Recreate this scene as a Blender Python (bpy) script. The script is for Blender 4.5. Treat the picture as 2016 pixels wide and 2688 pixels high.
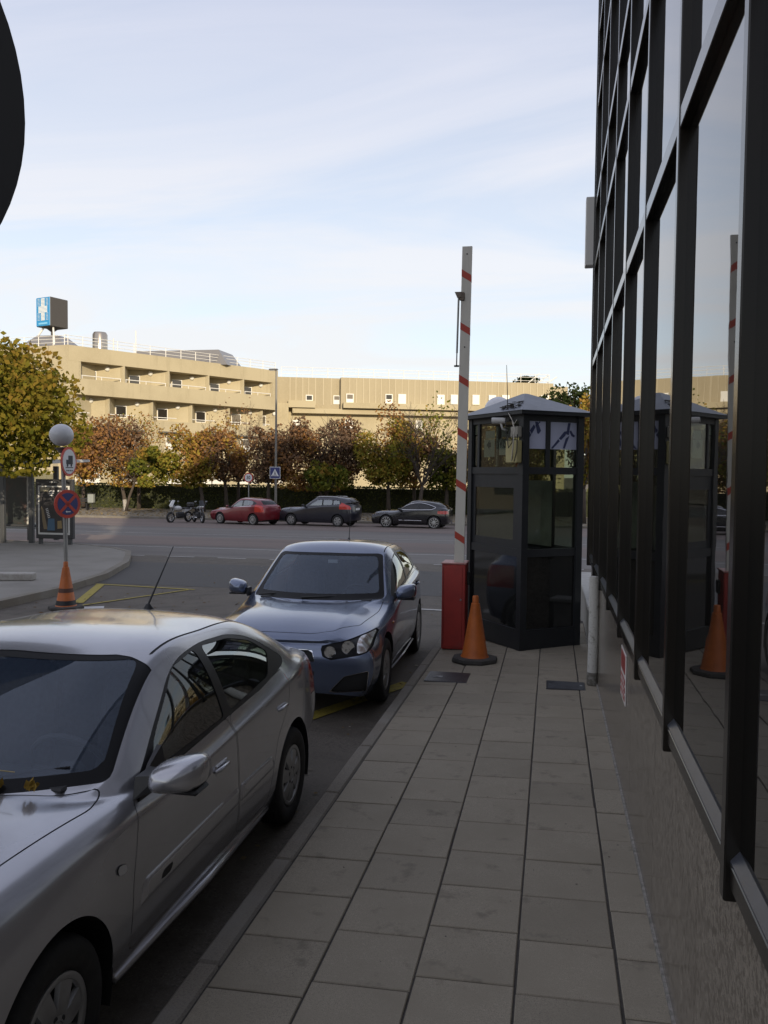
import bpy, bmesh, math, random
import numpy as np
from mathutils import Vector, Matrix, Euler
for o in list(bpy.data.objects): bpy.data.objects.remove(o)
scene = bpy.context.scene
COL = scene.collection
rnd = random.Random(7)
# ------------------------------------------------------------------ camera
F_PX, YAW, PITCH, ROLL, CAM_H = 2197.0, .19793, .04484, .01053, 1.958
cam = bpy.data.cameras.new('camera'); cam_o = bpy.data.objects.new('camera', cam); COL.objects.link(cam_o)
CAM_R = Matrix.Rotation(YAW, 3, 'Z') @ Matrix.Rotation(math.pi/2-PITCH, 3, 'X') @ Matrix.Rotation(ROLL, 3, 'Z')
cam_o.location = (0, 0, CAM_H); cam_o.rotation_euler = CAM_R.to_euler()
cam.sensor_fit = 'VERTICAL'; cam.sensor_height = 24.0; cam.lens = 24.0*F_PX/2688
cam.clip_start = .05; cam.clip_end = 3000
scene.camera = cam_o
scene.render.resolution_x, scene.render.resolution_y = 768, 1024
# ------------------------------------------------------------------ world, sun, exposure
SUN_EL, SUN_AZ = math.radians(17), math.radians(27)      # azimuth: behind the camera, this much to its right
sun_dir = Vector((math.sin(SUN_AZ)*math.cos(SUN_EL), -math.cos(SUN_AZ)*math.cos(SUN_EL), math.sin(SUN_EL)))
world = bpy.data.worlds.new('World'); scene.world = world; world.use_nodes = True
nt = world.node_tree; nt.nodes.clear()
def wn(t, **kw):
    n = nt.nodes.new(t)
    for k, v in kw.items(): setattr(n, k, v)
    return n
sky = wn('ShaderNodeTexSky', sky_type='NISHITA', sun_disc=False, sun_elevation=SUN_EL,
         sun_rotation=math.atan2(sun_dir.x, sun_dir.y), altitude=600, air_density=1.0, dust_density=.7, ozone_density=1.2)
tc = wn('ShaderNodeTexCoord'); sep = wn('ShaderNodeSeparateXYZ'); nt.links.new(tc.outputs['Generated'], sep.inputs[0])
def wmath(op, a, b=None):
    n = wn('ShaderNodeMath', operation=op)
    for i, v in enumerate((a, b)):
        if v is None: continue
        if isinstance(v, (int, float)): n.inputs[i].default_value = v
        else: nt.links.new(v, n.inputs[i])
    return n.outputs[0]
zc = wmath('MAXIMUM', sep.outputs[2], 0.0); den = wmath('ADD', zc, .16)
cx = wmath('DIVIDE', sep.outputs[0], den); cy = wmath('DIVIDE', sep.outputs[1], den)
comb = wn('ShaderNodeCombineXYZ'); nt.links.new(cx, comb.inputs[0]); nt.links.new(cy, comb.inputs[1])
mp = wn('ShaderNodeMapping'); mp.inputs['Rotation'].default_value = (0, 0, .75); mp.inputs['Scale'].default_value = (.5, 1.35, 1); mp.inputs['Location'].default_value = (1.7, .4, 0)
nt.links.new(comb.outputs[0], mp.inputs[0])
no = wn('ShaderNodeTexNoise'); no.inputs['Scale'].default_value = 1.15; no.inputs['Detail'].default_value = 9; no.inputs['Roughness'].default_value = .58; no.inputs['Distortion'].default_value = .8
nt.links.new(mp.outputs[0], no.inputs['Vector'])
cr = wn('ShaderNodeValToRGB'); cr.color_ramp.elements[0].position = .41; cr.color_ramp.elements[0].color = (.68, .68, .68, 1)
cr.color_ramp.elements[1].position = .60; cr.color_ramp.elements[1].color = (.97, .97, .97, 1)
nt.links.new(no.outputs['Fac'], cr.inputs[0])
mix = wn('ShaderNodeMix', data_type='RGBA'); nt.links.new(cr.outputs[0], mix.inputs[0])
SKY_STR = .15
cl = wn('ShaderNodeValToRGB'); cl.color_ramp.elements[0].position = 0; cl.color_ramp.elements[1].position = .55
k = 1/SKY_STR
cl.color_ramp.elements[0].color = (.77, .77, .745, 1); cl.color_ramp.elements[1].color = (.57, .59, .715, 1); e_ = cl.color_ramp.elements.new(.24); e_.color = (.735, .755, .80, 1)
nt.links.new(zc, cl.inputs[0])
clm = wn('ShaderNodeVectorMath', operation='SCALE'); clm.inputs['Scale'].default_value = k; nt.links.new(cl.outputs[0], clm.inputs[0])
nt.links.new(sky.outputs[0], mix.inputs[6]); nt.links.new(clm.outputs[0], mix.inputs[7])
bg = wn('ShaderNodeBackground'); bg.inputs[1].default_value = SKY_STR; nt.links.new(mix.outputs[2], bg.inputs[0])
wo = wn('ShaderNodeOutputWorld'); nt.links.new(bg.outputs[0], wo.inputs[0])
sl = bpy.data.lights.new('sun', 'SUN'); sl.energy = 3.9; sl.angle = math.radians(.6); sl.color = (1, .85, .64)
so = bpy.data.objects.new('sun', sl); COL.objects.link(so); so.rotation_euler = sun_dir.to_track_quat('Z', 'Y').to_euler(); so.location = (10, -20, 40)
vs = scene.view_settings; vs.view_transform = 'Standard'; vs.look = 'None'; vs.exposure = 0.28; vs.gamma = 1.0; vs.use_curve_mapping = False
# ------------------------------------------------------------------ photo pixel helpers (2016 x 2688 photograph)
_R = np.array(CAM_R); _C = np.array([0, 0, CAM_H])
def ray(px, py): return _R @ np.array([(px-1008)/F_PX, -(py-1344)/F_PX, -1.])
def at_y(px, py, Y): d = ray(px, py); return _C + d*(Y/d[1])
def at_x(px, py, X): d = ray(px, py); return _C + d*(X/d[0])
def on_plane(px, py, p0, n): d = ray(px, py); return _C + d*(np.dot(np.array(p0)-_C, n)/np.dot(d, n))
def DD(x, y): return x*2016/1659, y*2016/1659
def gz(y):                                     # carriageway height along the street
    if y < 20: return -.154-.0137*y
    if y < 46: return -.428-(y-20)*.0182
    return -.9012
def sz(x, y): return -.0137*y+.024*x            # near pavement
# ------------------------------------------------------------------ materials
def nodes_of(m): m.use_nodes = True; return m.node_tree
def mat(name, col, rough=.6, metal=0., noise=None, bump=None, coat=0., spec=.5, rand=0., emit=None, ior=None, streak=None, spots=None):
    m = bpy.data.materials.new(name); t = nodes_of(m); b = t.nodes['Principled BSDF']
    b.inputs['Base Color'].default_value = (*col, 1); b.inputs['Roughness'].default_value = rough; b.inputs['Metallic'].default_value = metal
    b.inputs['Coat Weight'].default_value = coat; b.inputs['Coat Roughness'].default_value = .04; b.inputs['Specular IOR Level'].default_value = spec
    if ior: b.inputs['IOR'].default_value = ior
    tcn = t.nodes.new('ShaderNodeTexCoord'); cur = None
    def mixin(cur, fac_out, c2, blend='MIX'):
        n = t.nodes.new('ShaderNodeMix'); n.data_type = 'RGBA'; n.blend_type = blend
        t.links.new(fac_out, n.inputs[0])
        if cur is None: n.inputs[6].default_value = (*col, 1)
        else: t.links.new(cur, n.inputs[6])
        n.inputs[7].default_value = (*c2, 1); return n.outputs[2]
    layers = []
    if noise: layers += noise if isinstance(noise, list) else [noise]
    for sc, c2, lo, hi, *rest in layers:
        n = t.nodes.new('ShaderNodeTexNoise'); n.inputs['Scale'].default_value = sc; n.inputs['Detail'].default_value = 6; n.inputs['Roughness'].default_value = .62
        mpn = t.nodes.new('ShaderNodeMapping'); t.links.new(tcn.outputs['Object'], mpn.inputs[0]); t.links.new(mpn.outputs[0], n.inputs['Vector'])
        if rest: mpn.inputs['Scale'].default_value = rest[0]
        if rand:
            oi = t.nodes.new('ShaderNodeObjectInfo'); vm = t.nodes.new('ShaderNodeVectorMath'); vm.operation = 'SCALE'; vm.inputs[0].default_value = (37, 53, 11)
            t.links.new(oi.outputs['Random'], vm.inputs['Scale']); t.links.new(vm.outputs[0], mpn.inputs['Location'])
        mr = t.nodes.new('ShaderNodeMapRange'); mr.inputs[1].default_value = lo; mr.inputs[2].default_value = hi; t.links.new(n.outputs['Fac'], mr.inputs[0])
        cur = mixin(cur, mr.outputs[0], c2)
    if rand:
        oi = t.nodes.new('ShaderNodeObjectInfo'); mr = t.nodes.new('ShaderNodeMapRange'); mr.inputs[3].default_value = 1-rand; mr.inputs[4].default_value = 1+rand
        t.links.new(oi.outputs['Random'], mr.inputs[0]); hs = t.nodes.new('ShaderNodeHueSaturation'); t.links.new(mr.outputs[0], hs.inputs['Value'])
        if cur is None: hs.inputs['Color'].default_value = (*col, 1)
        else: t.links.new(cur, hs.inputs['Color'])
        cur = hs.outputs[0]
    if cur is not None: t.links.new(cur, b.inputs['Base Color'])
    if bump:
        n = t.nodes.new('ShaderNodeTexNoise'); n.inputs['Scale'].default_value = bump[0]; n.inputs['Detail'].default_value = 5
        t.links.new(tcn.outputs['Object'], n.inputs['Vector']); bp = t.nodes.new('ShaderNodeBump'); bp.inputs['Strength'].default_value = bump[1]; bp.inputs['Distance'].default_value = bump[2] if len(bump) > 2 else .01
        t.links.new(n.outputs['Fac'], bp.inputs['Height']); t.links.new(bp.outputs[0], b.inputs['Normal'])
    if emit: b.inputs['Emission Color'].default_value = (*emit[0], 1); b.inputs['Emission Strength'].default_value = emit[1]
    return m
def glass(name, tint, f_ior=1.5, gloss=(1, 1, 1), rough=0.0, haze=None):
    """thin pane: transparent with a tint, plus a mirror reflection by Fresnel; haze adds an even diffuse share"""
    m = bpy.data.materials.new(name); t = nodes_of(m); t.nodes.clear()
    tr = t.nodes.new('ShaderNodeBsdfTransparent'); tr.inputs[0].default_value = (*tint, 1)
    gl = t.nodes.new('ShaderNodeBsdfGlossy'); gl.inputs[0].default_value = (*gloss, 1); gl.inputs['Roughness'].default_value = rough
    f0 = ((f_ior-1)/(f_ior+1))**2; lw = t.nodes.new('ShaderNodeLayerWeight'); lw.inputs[0].default_value = .5
    pw = t.nodes.new('ShaderNodeMath'); pw.operation = 'POWER'; pw.inputs[1].default_value = 5.; t.links.new(lw.outputs['Facing'], pw.inputs[0])
    fr = t.nodes.new('ShaderNodeMath'); fr.operation = 'MULTIPLY_ADD'; fr.inputs[1].default_value = 1-f0; fr.inputs[2].default_value = f0; t.links.new(pw.outputs[0], fr.inputs[0])
    mx = t.nodes.new('ShaderNodeMixShader'); t.links.new(fr.outputs[0], mx.inputs[0]); t.links.new(tr.outputs[0], mx.inputs[1]); t.links.new(gl.outputs[0], mx.inputs[2])
    out = t.nodes.new('ShaderNodeOutputMaterial'); last = mx
    if haze:
        df = t.nodes.new('ShaderNodeBsdfDiffuse'); df.inputs[0].default_value = (*haze[0], 1)
        m2 = t.nodes.new('ShaderNodeMixShader'); m2.inputs[0].default_value = haze[1]; t.links.new(mx.outputs[0], m2.inputs[1]); t.links.new(df.outputs[0], m2.inputs[2]); last = m2
    t.links.new(last.outputs[0], out.inputs[0]); return m
# ------------------------------------------------------------------ mesh builder
class MB:
    def __init__(s): s.v = []; s.f = []
    def add(s, vs, fs):
        o = len(s.v); s.v += [tuple(map(float, v)) for v in vs]; s.f += [tuple(i+o for i in f) for f in fs]; return s
    def box(s, c, d, rz=0., bev=0., m=None):
        hx, hy, hz = d[0]/2, d[1]/2, d[2]/2
        if bev > 0:
            b = min(bev, hx*.9, hy*.9, hz*.9); vs = []; L = [(hx-b, hy-b, hz), (hx-b, hy, hz-b), (hx, hy-b, hz-b)]
            idx = {}
            for sx in (-1, 1):
                for sy in (-1, 1):
                    for szn in (-1, 1):
                        for j, p in enumerate(L): idx[sx, sy, szn, j] = len(vs); vs.append((p[0]*sx, p[1]*sy, p[2]*szn))
            fs = []
            def q(*k): fs.append(tuple(idx[i] for i in k))
            for z in (-1, 1): q((-1, -1, z, 0), (1, -1, z, 0), (1, 1, z, 0), (-1, 1, z, 0))
            for y in (-1, 1): q((-1, y, -1, 1), (1, y, -1, 1), (1, y, 1, 1), (-1, y, 1, 1))
            for x in (-1, 1): q((x, -1, -1, 2), (x, 1, -1, 2), (x, 1, 1, 2), (x, -1, 1, 2))
            for a in (-1, 1):
                for b_ in (-1, 1):
                    q((-1, a, b_, 0), (1, a, b_, 0), (1, a, b_, 1), (-1, a, b_, 1))
                    q((a, -1, b_, 0), (a, 1, b_, 0), (a, 1, b_, 2), (a, -1, b_, 2))
                    q((a, b_, -1, 1), (a, b_, 1, 1), (a, b_, 1, 2), (a, b_, -1, 2))
                    for c_ in (-1, 1): q((a, b_, c_, 0), (a, b_, c_, 1), (a, b_, c_, 2))
        else:
            vs = [(x*hx, y*hy, z*hz) for x in (-1, 1) for y in (-1, 1) for z in (-1, 1)]
            fs = [(0, 1, 3, 2), (4, 6, 7, 5), (0, 4, 5, 1), (2, 3, 7, 6), (0, 2, 6, 4), (1, 5, 7, 3)]
        cs, sn = math.cos(rz), math.sin(rz)
        if m is not None: vs = [tuple(m @ Vector(v)) for v in vs]
        vs = [(c[0]+x*cs-y*sn, c[1]+x*sn+y*cs, c[2]+z) for x, y, z in vs]
        return s.add(vs, fs)
    def hexa(s, p): return s.add(p, [(0, 3, 2, 1), (4, 5, 6, 7), (0, 1, 5, 4), (1, 2, 6, 5), (2, 3, 7, 6), (3, 0, 4, 7)])
    def prism(s, poly, ax, a, b):
        """polygon in two axes extruded along the third (ax) from a to b"""
        n = len(poly); mk = {0: lambda p, t: (t, p[0], p[1]), 1: lambda p, t: (p[0], t, p[1]), 2: lambda p, t: (p[0], p[1], t)}[ax]
        vs = [mk(p, a) for p in poly]+[mk(p, b) for p in poly]
        fs = [tuple(range(n))[::-1], tuple(range(n, 2*n))]+[(i, (i+1) % n, n+(i+1) % n, n+i) for i in range(n)]
        return s.add(vs, fs)
    def tube(s, pts, r, n=10, cap=True):
        pts = [Vector(p) for p in pts]; rr = r if isinstance(r, (list, tuple)) else [r]*len(pts)
        ref = None; rings = []
        for i, p in enumerate(pts):
            d = (pts[min(i+1, len(pts)-1)]-pts[max(i-1, 0)]).normalized()
            if ref is None: ref = d.orthogonal().normalized()
            ref = (ref-d*ref.dot(d)); ref = ref.normalized() if ref.length > 1e-6 else d.orthogonal().normalized()
            w = d.cross(ref); rings.append([p+(ref*math.cos(a)+w*math.sin(a))*rr[i] for a in (2*math.pi*j/n for j in range(n))])
        vs = [v for r_ in rings for v in r_]; fs = []
        for i in range(len(pts)-1):
            for j in range(n): fs.append((i*n+j, i*n+(j+1) % n, (i+1)*n+(j+1) % n, (i+1)*n+j))
        if cap: fs += [tuple(range(n))[::-1], tuple(range((len(pts)-1)*n, len(pts)*n))]
        return s.add(vs, fs)
    def lathe(s, prof, c=(0, 0, 0), ax='z', n=32, close=False):
        """prof: (radius, height) pairs round an axis"""
        vs = []; fs = []; m = len(prof)
        for j in range(n):
            a = 2*math.pi*j/n; ca, sa = math.cos(a), math.sin(a)
            for r, h in prof:
                p = {'z': (r*ca, r*sa, h), 'y': (r*ca, h, r*sa), 'x': (h, r*ca, r*sa)}[ax]
                vs.append((p[0]+c[0], p[1]+c[1], p[2]+c[2]))
        for j in range(n):
            k2 = (j+1) % n
            for i in range(m-1+(1 if close else 0)): fs.append((j*m+i, k2*m+i, k2*m+(i+1) % m, j*m+(i+1) % m))
        return s.add(vs, fs)
    def sphere(s, c, r, nu=24, nv=14, sq=(1, 1, 1)):
        prof = [(r*math.sin(math.pi*i/nv), -r*math.cos(math.pi*i/nv)) for i in range(nv+1)]
        t = MB().lathe(prof, n=nu); return s.add([(c[0]+v[0]*sq[0], c[1]+v[1]*sq[1], c[2]+v[2]*sq[2]) for v in t.v], t.f)
    def build(s, name, m=None, parent=None, smooth=False, fix=True):
        me = bpy.data.meshes.new(name); me.from_pydata(s.v, [], s.f)
        if fix:
            bm = bmesh.new(); bm.from_mesh(me); bmesh.ops.remove_doubles(bm, verts=bm.verts, dist=1e-6); bmesh.ops.recalc_face_normals(bm, faces=bm.faces); bm.to_mesh(me); bm.free()
        if m: me.materials.append(m)
        if smooth:
            me.polygons.foreach_set('use_smooth', [True]*len(me.polygons))
            if smooth is not True: me.set_sharp_from_angle(angle=math.radians(smooth))
        me.update(); return link(name, me, parent)
def link(name, me, parent=None):
    o = bpy.data.objects.new(name, me); COL.objects.link(o)
    if parent: o.parent = parent
    return o
def tag(o, label=None, cat=None, group=None, kind=None):
    for k_, v_ in (('label', label), ('category', cat), ('group', group), ('kind', kind)):
        if v_: o[k_] = v_
    return o
def thing(name, loc, label, cat, rz=0., group=None, tilt=None):
    o = bpy.data.objects.new(name, None); COL.objects.link(o); o.empty_display_size = .2; o.location = loc
    if tilt is None: o.rotation_euler = (0, 0, rz)
    else: o.rotation_euler = (Matrix.Rotation(tilt, 3, 'X') @ Matrix.Rotation(rz, 3, 'Z')).to_euler()
    return tag(o, label, cat, group)
def copy_tree(o, parent=None):
    c = o.copy(); COL.objects.link(c); c.parent = parent
    for ch in list(o.children): copy_tree(ch, c)
    return c
def text(name, s, size, m, parent, loc, rot=(math.pi/2, 0, 0), ext=.0, sx=1., bold=0.):
    cu = bpy.data.curves.new(name, 'FONT'); cu.body = s; cu.size = size; cu.align_x = 'CENTER'; cu.align_y = 'CENTER'; cu.extrude = ext; cu.resolution_u = 3; cu.offset = bold
    t = bpy.data.objects.new(name+'_c', cu); COL.objects.link(t)
    dg = bpy.context.evaluated_depsgraph_get(); me = bpy.data.meshes.new_from_object(t.evaluated_get(dg)); bpy.data.objects.remove(t)
    me.name = name; me.materials.clear(); me.materials.append(m); o = link(name, me, parent); o.location = loc; o.rotation_euler = rot; o.scale = (sx, 1, 1); return o
def circ(n, r, c=(0, 0), a0=0., a1=2*math.pi, end=False):
    return [(c[0]+r*math.cos(a0+(a1-a0)*i/(n-1 if end else n)), c[1]+r*math.sin(a0+(a1-a0)*i/(n-1 if end else n))) for i in range(n)]
M = {}
M['asphalt'] = mat('asphalt', (.088, .074, .058), .85, noise=[(75, (.15, .130, .105), .52, .66), (38, (.040, .034, .027), .56, .66), (9, (.055, .045, .034), .58, .70), (260, (.16, .152, .145), .52, .75), (3, (.060, .050, .039), .45, .7), (.45, (.115, .098, .077), .45, .65)], bump=(350, .5, .004))
M['asphalt_far'] = mat('asphalt_worn', (.142, .130, .118), .85, noise=[(180, (.22, .21, .20), .52, .8), (.35, (.11, .10, .094), .45, .65, (.25, 1.6, 1))], bump=(300, .4, .004))
M['asphalt_red'] = mat('asphalt_reddish', (.155, .118, .102), .85, noise=[(200, (.23, .19, .17), .52, .8), (.5, (.125, .10, .088), .4, .65, (.2, 1.5, 1))], bump=(300, .4, .004))
M['tile'] = mat('pavement_tile', (.295, .258, .196), .8, noise=[(260, (.155, .132, .096), .47, .66), (90, (.35, .31, .24), .55, .75), (2.2, (.235, .204, .152), .42, .66), (6, (.175, .150, .112), .58, .70), (17, (.075, .065, .052), .715, .735)], bump=(420, .5, .003), rand=.075)
M['joint'] = mat('joint_sand', (.06, .054, .047), .95, noise=(60, (.035, .03, .026), .4, .7))
M['kerb'] = mat('kerb_stone', (.20, .175, .138), .85, noise=[(120, (.10, .092, .08), .45, .7), (2.5, (.21, .195, .17), .45, .7)], bump=(160, .5, .004), rand=.08)
M['granite'] = mat('polished_granite', (.215, .185, .150), .2, noise=[(48, (.080, .064, .048), .46, .60, (1, 1, 1)), (17, (.30, .262, .21), .5, .8), (150, (.05, .04, .035), .56, .70)], spec=.5, rand=.05)
M['bronze'] = mat('bronze_aluminium', (.014, .0125, .011), .2, 0., ior=1.42, noise=(1.2, (.022, .018, .013), .4, .7, (1, 1, .15)))
M['sill'] = mat('sill_aluminium', (.30, .31, .34), .3, .7, noise=(6, (.22, .23, .25), .4, .7)); M['silltop'] = mat('sill_top_aluminium', (.050, .054, .066), .3, .0, ior=1.45, noise=(7, (.035, .037, .044), .4, .7))
M['dark'] = mat('dark_rubber', (.018, .018, .019), .6)
M['black'] = mat('black_plastic', (.022, .022, .024), .42, noise=(8, (.035, .034, .034), .5, .8))
M['interior'] = mat('dark_interior', (.015, .014, .013), .9)
M['white_paint'] = mat('white_paint', (.62, .60, .56), .45, noise=(9, (.48, .46, .42), .5, .75))
M['yellow_line'] = mat('worn_yellow_line', (.34, .27, .04), .8, noise=[(30, (.12, .10, .05), .52, .7), (220, (.10, .09, .06), .56, .72)])
M['white_line'] = mat('worn_white_line', (.46, .45, .43), .8, noise=[(14, (.20, .19, .18), .5, .72), (200, (.2, .19, .18), .55, .75)])
# ================================================================== ground, roads, pavements
def sheet(name, xs, ys, zf, m, kind='structure', parent=None):
    b = MB(); nx = len(xs)
    b.v = [(x, y, zf(x, y)) for y in ys for x in xs]
    b.f = [(j*nx+i, j*nx+i+1, (j+1)*nx+i+1, (j+1)*nx+i) for j in range(len(ys)-1) for i in range(nx-1)]
    o = b.build(name, m, parent)
    if kind: o['kind'] = kind
    return o
M['earth'] = mat('earth', (.11, .085, .055), .95, noise=[(3, (.16, .115, .055), .45, .65), (40, (.07, .055, .035), .45, .7)])
sheet('ground', [-900, -60, 60, 900], [-300, -45, 0, 20, 46, 60, 200, 1500], lambda x, y: gz(y)-.05, M['earth'])
sheet('road', [-62, -30, -10, 60], [-45, 0, 20, 22.6], lambda x, y: gz(y), M['asphalt'])
sheet('main_road', [-90, -30, 0, 60], [22.604, 30, 38, 46, 47.2], lambda x, y: gz(y)+.001, M['asphalt_far'])
sheet('red_lane', [-90, -30, 0, 60], [26.6, 30, 31.2], lambda x, y: gz(y)+.006, M['asphalt_red'])
sheet('red_lane', [-90, -30, 0, 60], [38.6, 46, 47.15], lambda x, y: gz(y)+.006, M['asphalt_red'])
sheet('asphalt_patch', [-12.2, -3, 6, 40], [15.9, 20, 20.5], lambda x, y: gz(y)+.004, mat('dark_asphalt_patch', (.060, .057, .054), .85, noise=[(70, (.10, .096, .09), .53, .68), (240, (.11, .108, .105), .54, .76), (1.1, (.070, .068, .065), .45, .65)], bump=(330, .5, .004)))
def strip(name, p, q, w, m, dz=.009, n=1):
    p, q = Vector((*p, 0)), Vector((*q, 0)); d = (q-p).normalized(); s = Vector((-d.y, d.x, 0))*w/2; b = MB()
    for i in range(n):
        a, c = p.lerp(q, i/n), p.lerp(q, (i+1)/n)
        b.add([(v.x, v.y, gz(v.y)+dz) for v in (a-s, a+s, c+s, c-s)], [(0, 1, 2, 3)])
    o = b.build(name, m); o['kind'] = 'structure'; return o
strip('edge_line', (-60, 25.75), (50, 25.75), .13, M['white_line'], n=3)
strip('lane_line', (-60, 33.2), (50, 33.2), .12, M['white_line'], n=3)
for i in range(-22, 14, 1): strip('lane_dash', (i*1.55, 22.35), (i*1.55+.85, 22.35), .13, M['white_line'])
for i in range(8): strip('zebra_stripe', (-26.2-i*1.05, 36.2), (-26.2-i*1.05, 40.2), .5, M['white_line'], .011, 2)
strip('yellow_line', (-9.2, 15.70), (-6.9, 15.42), .10, M['yellow_line'])
strip('yellow_line', (-9.05, 15.62), (-8.02, 13.1), .17, M['yellow_line'], .012)
strip('yellow_line', (-7.0, 15.35), (-8.0, 12.3), .07, M['yellow_line'], .012)
strip('yellow_line', (-1.47, 8.75), (-2.75, 5.75), .17, M['yellow_line'])
strip('stop_line', (-3.4, 14.2), (-.9, 14.0), .12, M['white_line'])
# ---- near pavement: mortar bed, 40 cm tiles one by one, kerb stones
b = MB(); ys = [-7, 0, 6, 12.6]
b.v = [(x, y, sz(x, y)-.008) for y in ys for x in (-1.311, .60)]; b.f = [(2*i, 2*i+1, 2*i+3, 2*i+2) for i in range(3)]
pav = b.build('pavement', M['joint']); pav['kind'] = 'structure'
def tile_mesh(w, d):
    t = MB(); h, c = .03, .004
    t.add([(-w/2, -d/2, -h), (w/2, -d/2, -h), (w/2, d/2, -h), (-w/2, d/2, -h), (-w/2, -d/2, -c), (w/2, -d/2, -c), (w/2, d/2, -c), (-w/2, d/2, -c),
           (-w/2+c, -d/2+c, 0), (w/2-c, -d/2+c, 0), (w/2-c, d/2-c, 0), (-w/2+c, d/2-c, 0)],
          [(8, 9, 10, 11)]+[(4+i, 4+(i+1) % 4, 8+(i+1) % 4, 8+i) for i in range(4)]+[(i, (i+1) % 4, 4+(i+1) % 4, 4+i) for i in range(4)])
    me = bpy.data.meshes.new('tile'); me.from_pydata(t.v, [], t.f); me.materials.append(M['tile']); return me
tm = tile_mesh(.391, .391); tm6 = tile_mesh(.172, .391)
offs = [.10, -.08, .05, .22, .0]
grates = [(-1.245, -.81, 8.35, 8.80), (-.02, .355, 8.21, 8.55)]
for c in range(6):
    x = -1.11+.4*c if c < 5 else .386
    if c < 5: x = -1.105+.4*c
    if c == 4: x, msh = .388, tm6
    elif c == 5: continue
    else: msh = tm
    y = 1.25+offs[c] if c != 4 else 1.25
    r0 = {0: 3.03, 1: 3.14, 2: 3.25, 3: 3.20, 4: 3.12}[c]-.4*5+.2
    for j in range(28):
        yy = r0+.4*j
        if yy > 12.3: break
        o = link('tile', msh, pav); o.location = (x+rnd.uniform(-.0015, .0015), yy+rnd.uniform(-.002, .002), sz(x, yy)+rnd.uniform(-.0018, .0018))
        o.rotation_euler = (-.0137+rnd.uniform(-.002, .002), -.024+rnd.uniform(-.002, .002), rnd.uniform(-.003, .003))
km = MB().box((0, 0, -.11), (.108, .995, .22), bev=.014).build('kerb_stone', M['kerb']); kme = km.data; bpy.data.objects.remove(km)
kerb = thing('kerb', (0, 0, 0), 'long grey stone kerb edging the tiled pavement', 'kerb'); 
kerb['kind'] = 'structure'; del kerb['category']
for j in range(19):
    yy = -6.3+j*1.0
    o = link('kerb_stone', kme, kerb); o.location = (-1.366+rnd.uniform(-.004, .004), yy, sz(-1.36, yy)-.006+rnd.uniform(-.003, .003)); o.rotation_euler = (-.0137, rnd.uniform(-.015, .015), rnd.uniform(-.004, .004))
# metal covers let into the tiles
M['cover'] = mat('ribbed_steel_cover', (.045, .045, .05), .45, .5, noise=(14, (.075, .075, .08), .5, .75))
def cover(x0, x1, y0, y1, label, worn):
    t = thing('metal_cover', ((x0+x1)/2, (y0+y1)/2, sz((x0+x1)/2, (y0+y1)/2)), label, 'metal cover', tilt=-.0137)
    w, d = x1-x0, y1-y0
    MB().box((0, 0, .002), (w, d, .012), bev=.003).build('plate', M['cover'], t)
    if worn:
        r = MB()
        for i in range(26): r.box((-w/2+.02+i*(w-.04)/25, 0, .0095), (.006, d-.03, .004))
        r.build('ribs', M['cover'], t)
        MB().box((-.10, -.02, .0125), (.10, .07, .002)).build('worn_patch', mat('worn_label', (.3, .3, .3), .6, noise=(20, (.12, .12, .12), .4, .6)), t)
    else:
        MB().box((0, 0, .009), (w-.03, d-.03, .004), bev=.001).build('rubber_top', mat('cover_top', (.055, .058, .066), .55, noise=(6, (.03, .03, .034), .4, .7)), t)
        for sx in (-1, 1): MB().lathe([(0, .0125), (.014, .0125), (.014, .010)], (sx*(w/2-.04), 0, 0), n=10).build('screw', M['sill'], t)
cover(*grates[0], 'ribbed dark metal cover in the tiles beside the kerb', True)
cover(*grates[1], 'plain dark metal cover in the tiles beside the white pipe', False)
# ---- left pavement with its rounded corner
Lp = [(-8.2, -20), (-8.6, 6), (-8.86, 12.1), (-8.95, 14), (-9.45, 16.6), (-10.4, 19.3), (-11.25, 21.0), (-12.0, 22.4), (-13.1, 23.5), (-15, 24.6), (-18, 25.1), (-45, 25.2)]
def offset_left(pts, d):
    out = []
    for i, p in enumerate(pts):
        a, c = pts[max(i-1, 0)], pts[min(i+1, len(pts)-1)]; t = Vector((c[0]-a[0], c[1]-a[1])).normalized(); out.append((p[0]-t.y*d, p[1]+t.x*d))
    return out
M['conc'] = mat('pavement_concrete', (.24, .225, .20), .9, noise=[(1.1, (.19, .178, .155), .45, .68), (150, (.16, .15, .135), .5, .75), (.3, (.27, .255, .225), .5, .7)], bump=(140, .4, .004))
Li = offset_left(Lp, .16)
def gz_l(p): return gz(p[1])+.13
b = MB(); pts = Li+[(-45, -20)]
b.add([(x, y, gz(y)+.124) for x, y in pts], [tuple(range(len(pts)))])
o = b.build('pavement', M['conc']); o['kind'] = 'structure'
lk = thing('kerb', (0, 0, 0), 'rounded grey kerb of the pavement by the bus shelter', 'kerb'); lk['kind'] = 'structure'; del lk['category']
for i in range(len(Lp)-1):
    n = max(1, int(math.dist(Lp[i], Lp[i+1])/1.3))
    for j in range(n):
        def lp(P, t): return (P[i][0]+(P[i+1][0]-P[i][0])*t, P[i][1]+(P[i+1][1]-P[i][1])*t)
        t0, t1 = (j+.004)/n, (j+.996)/n; a, c, d, e = lp(Lp, t0), lp(Lp, t1), lp(Li, t1), lp(Li, t0)
        MB().hexa([(*p, gz(p[1])-.08) for p in (a, c, d, e)]+[(*p, gz(p[1])+.132) for p in (a, c, d, e)]).build('kerb_stone', M['kerb'], lk)
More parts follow.
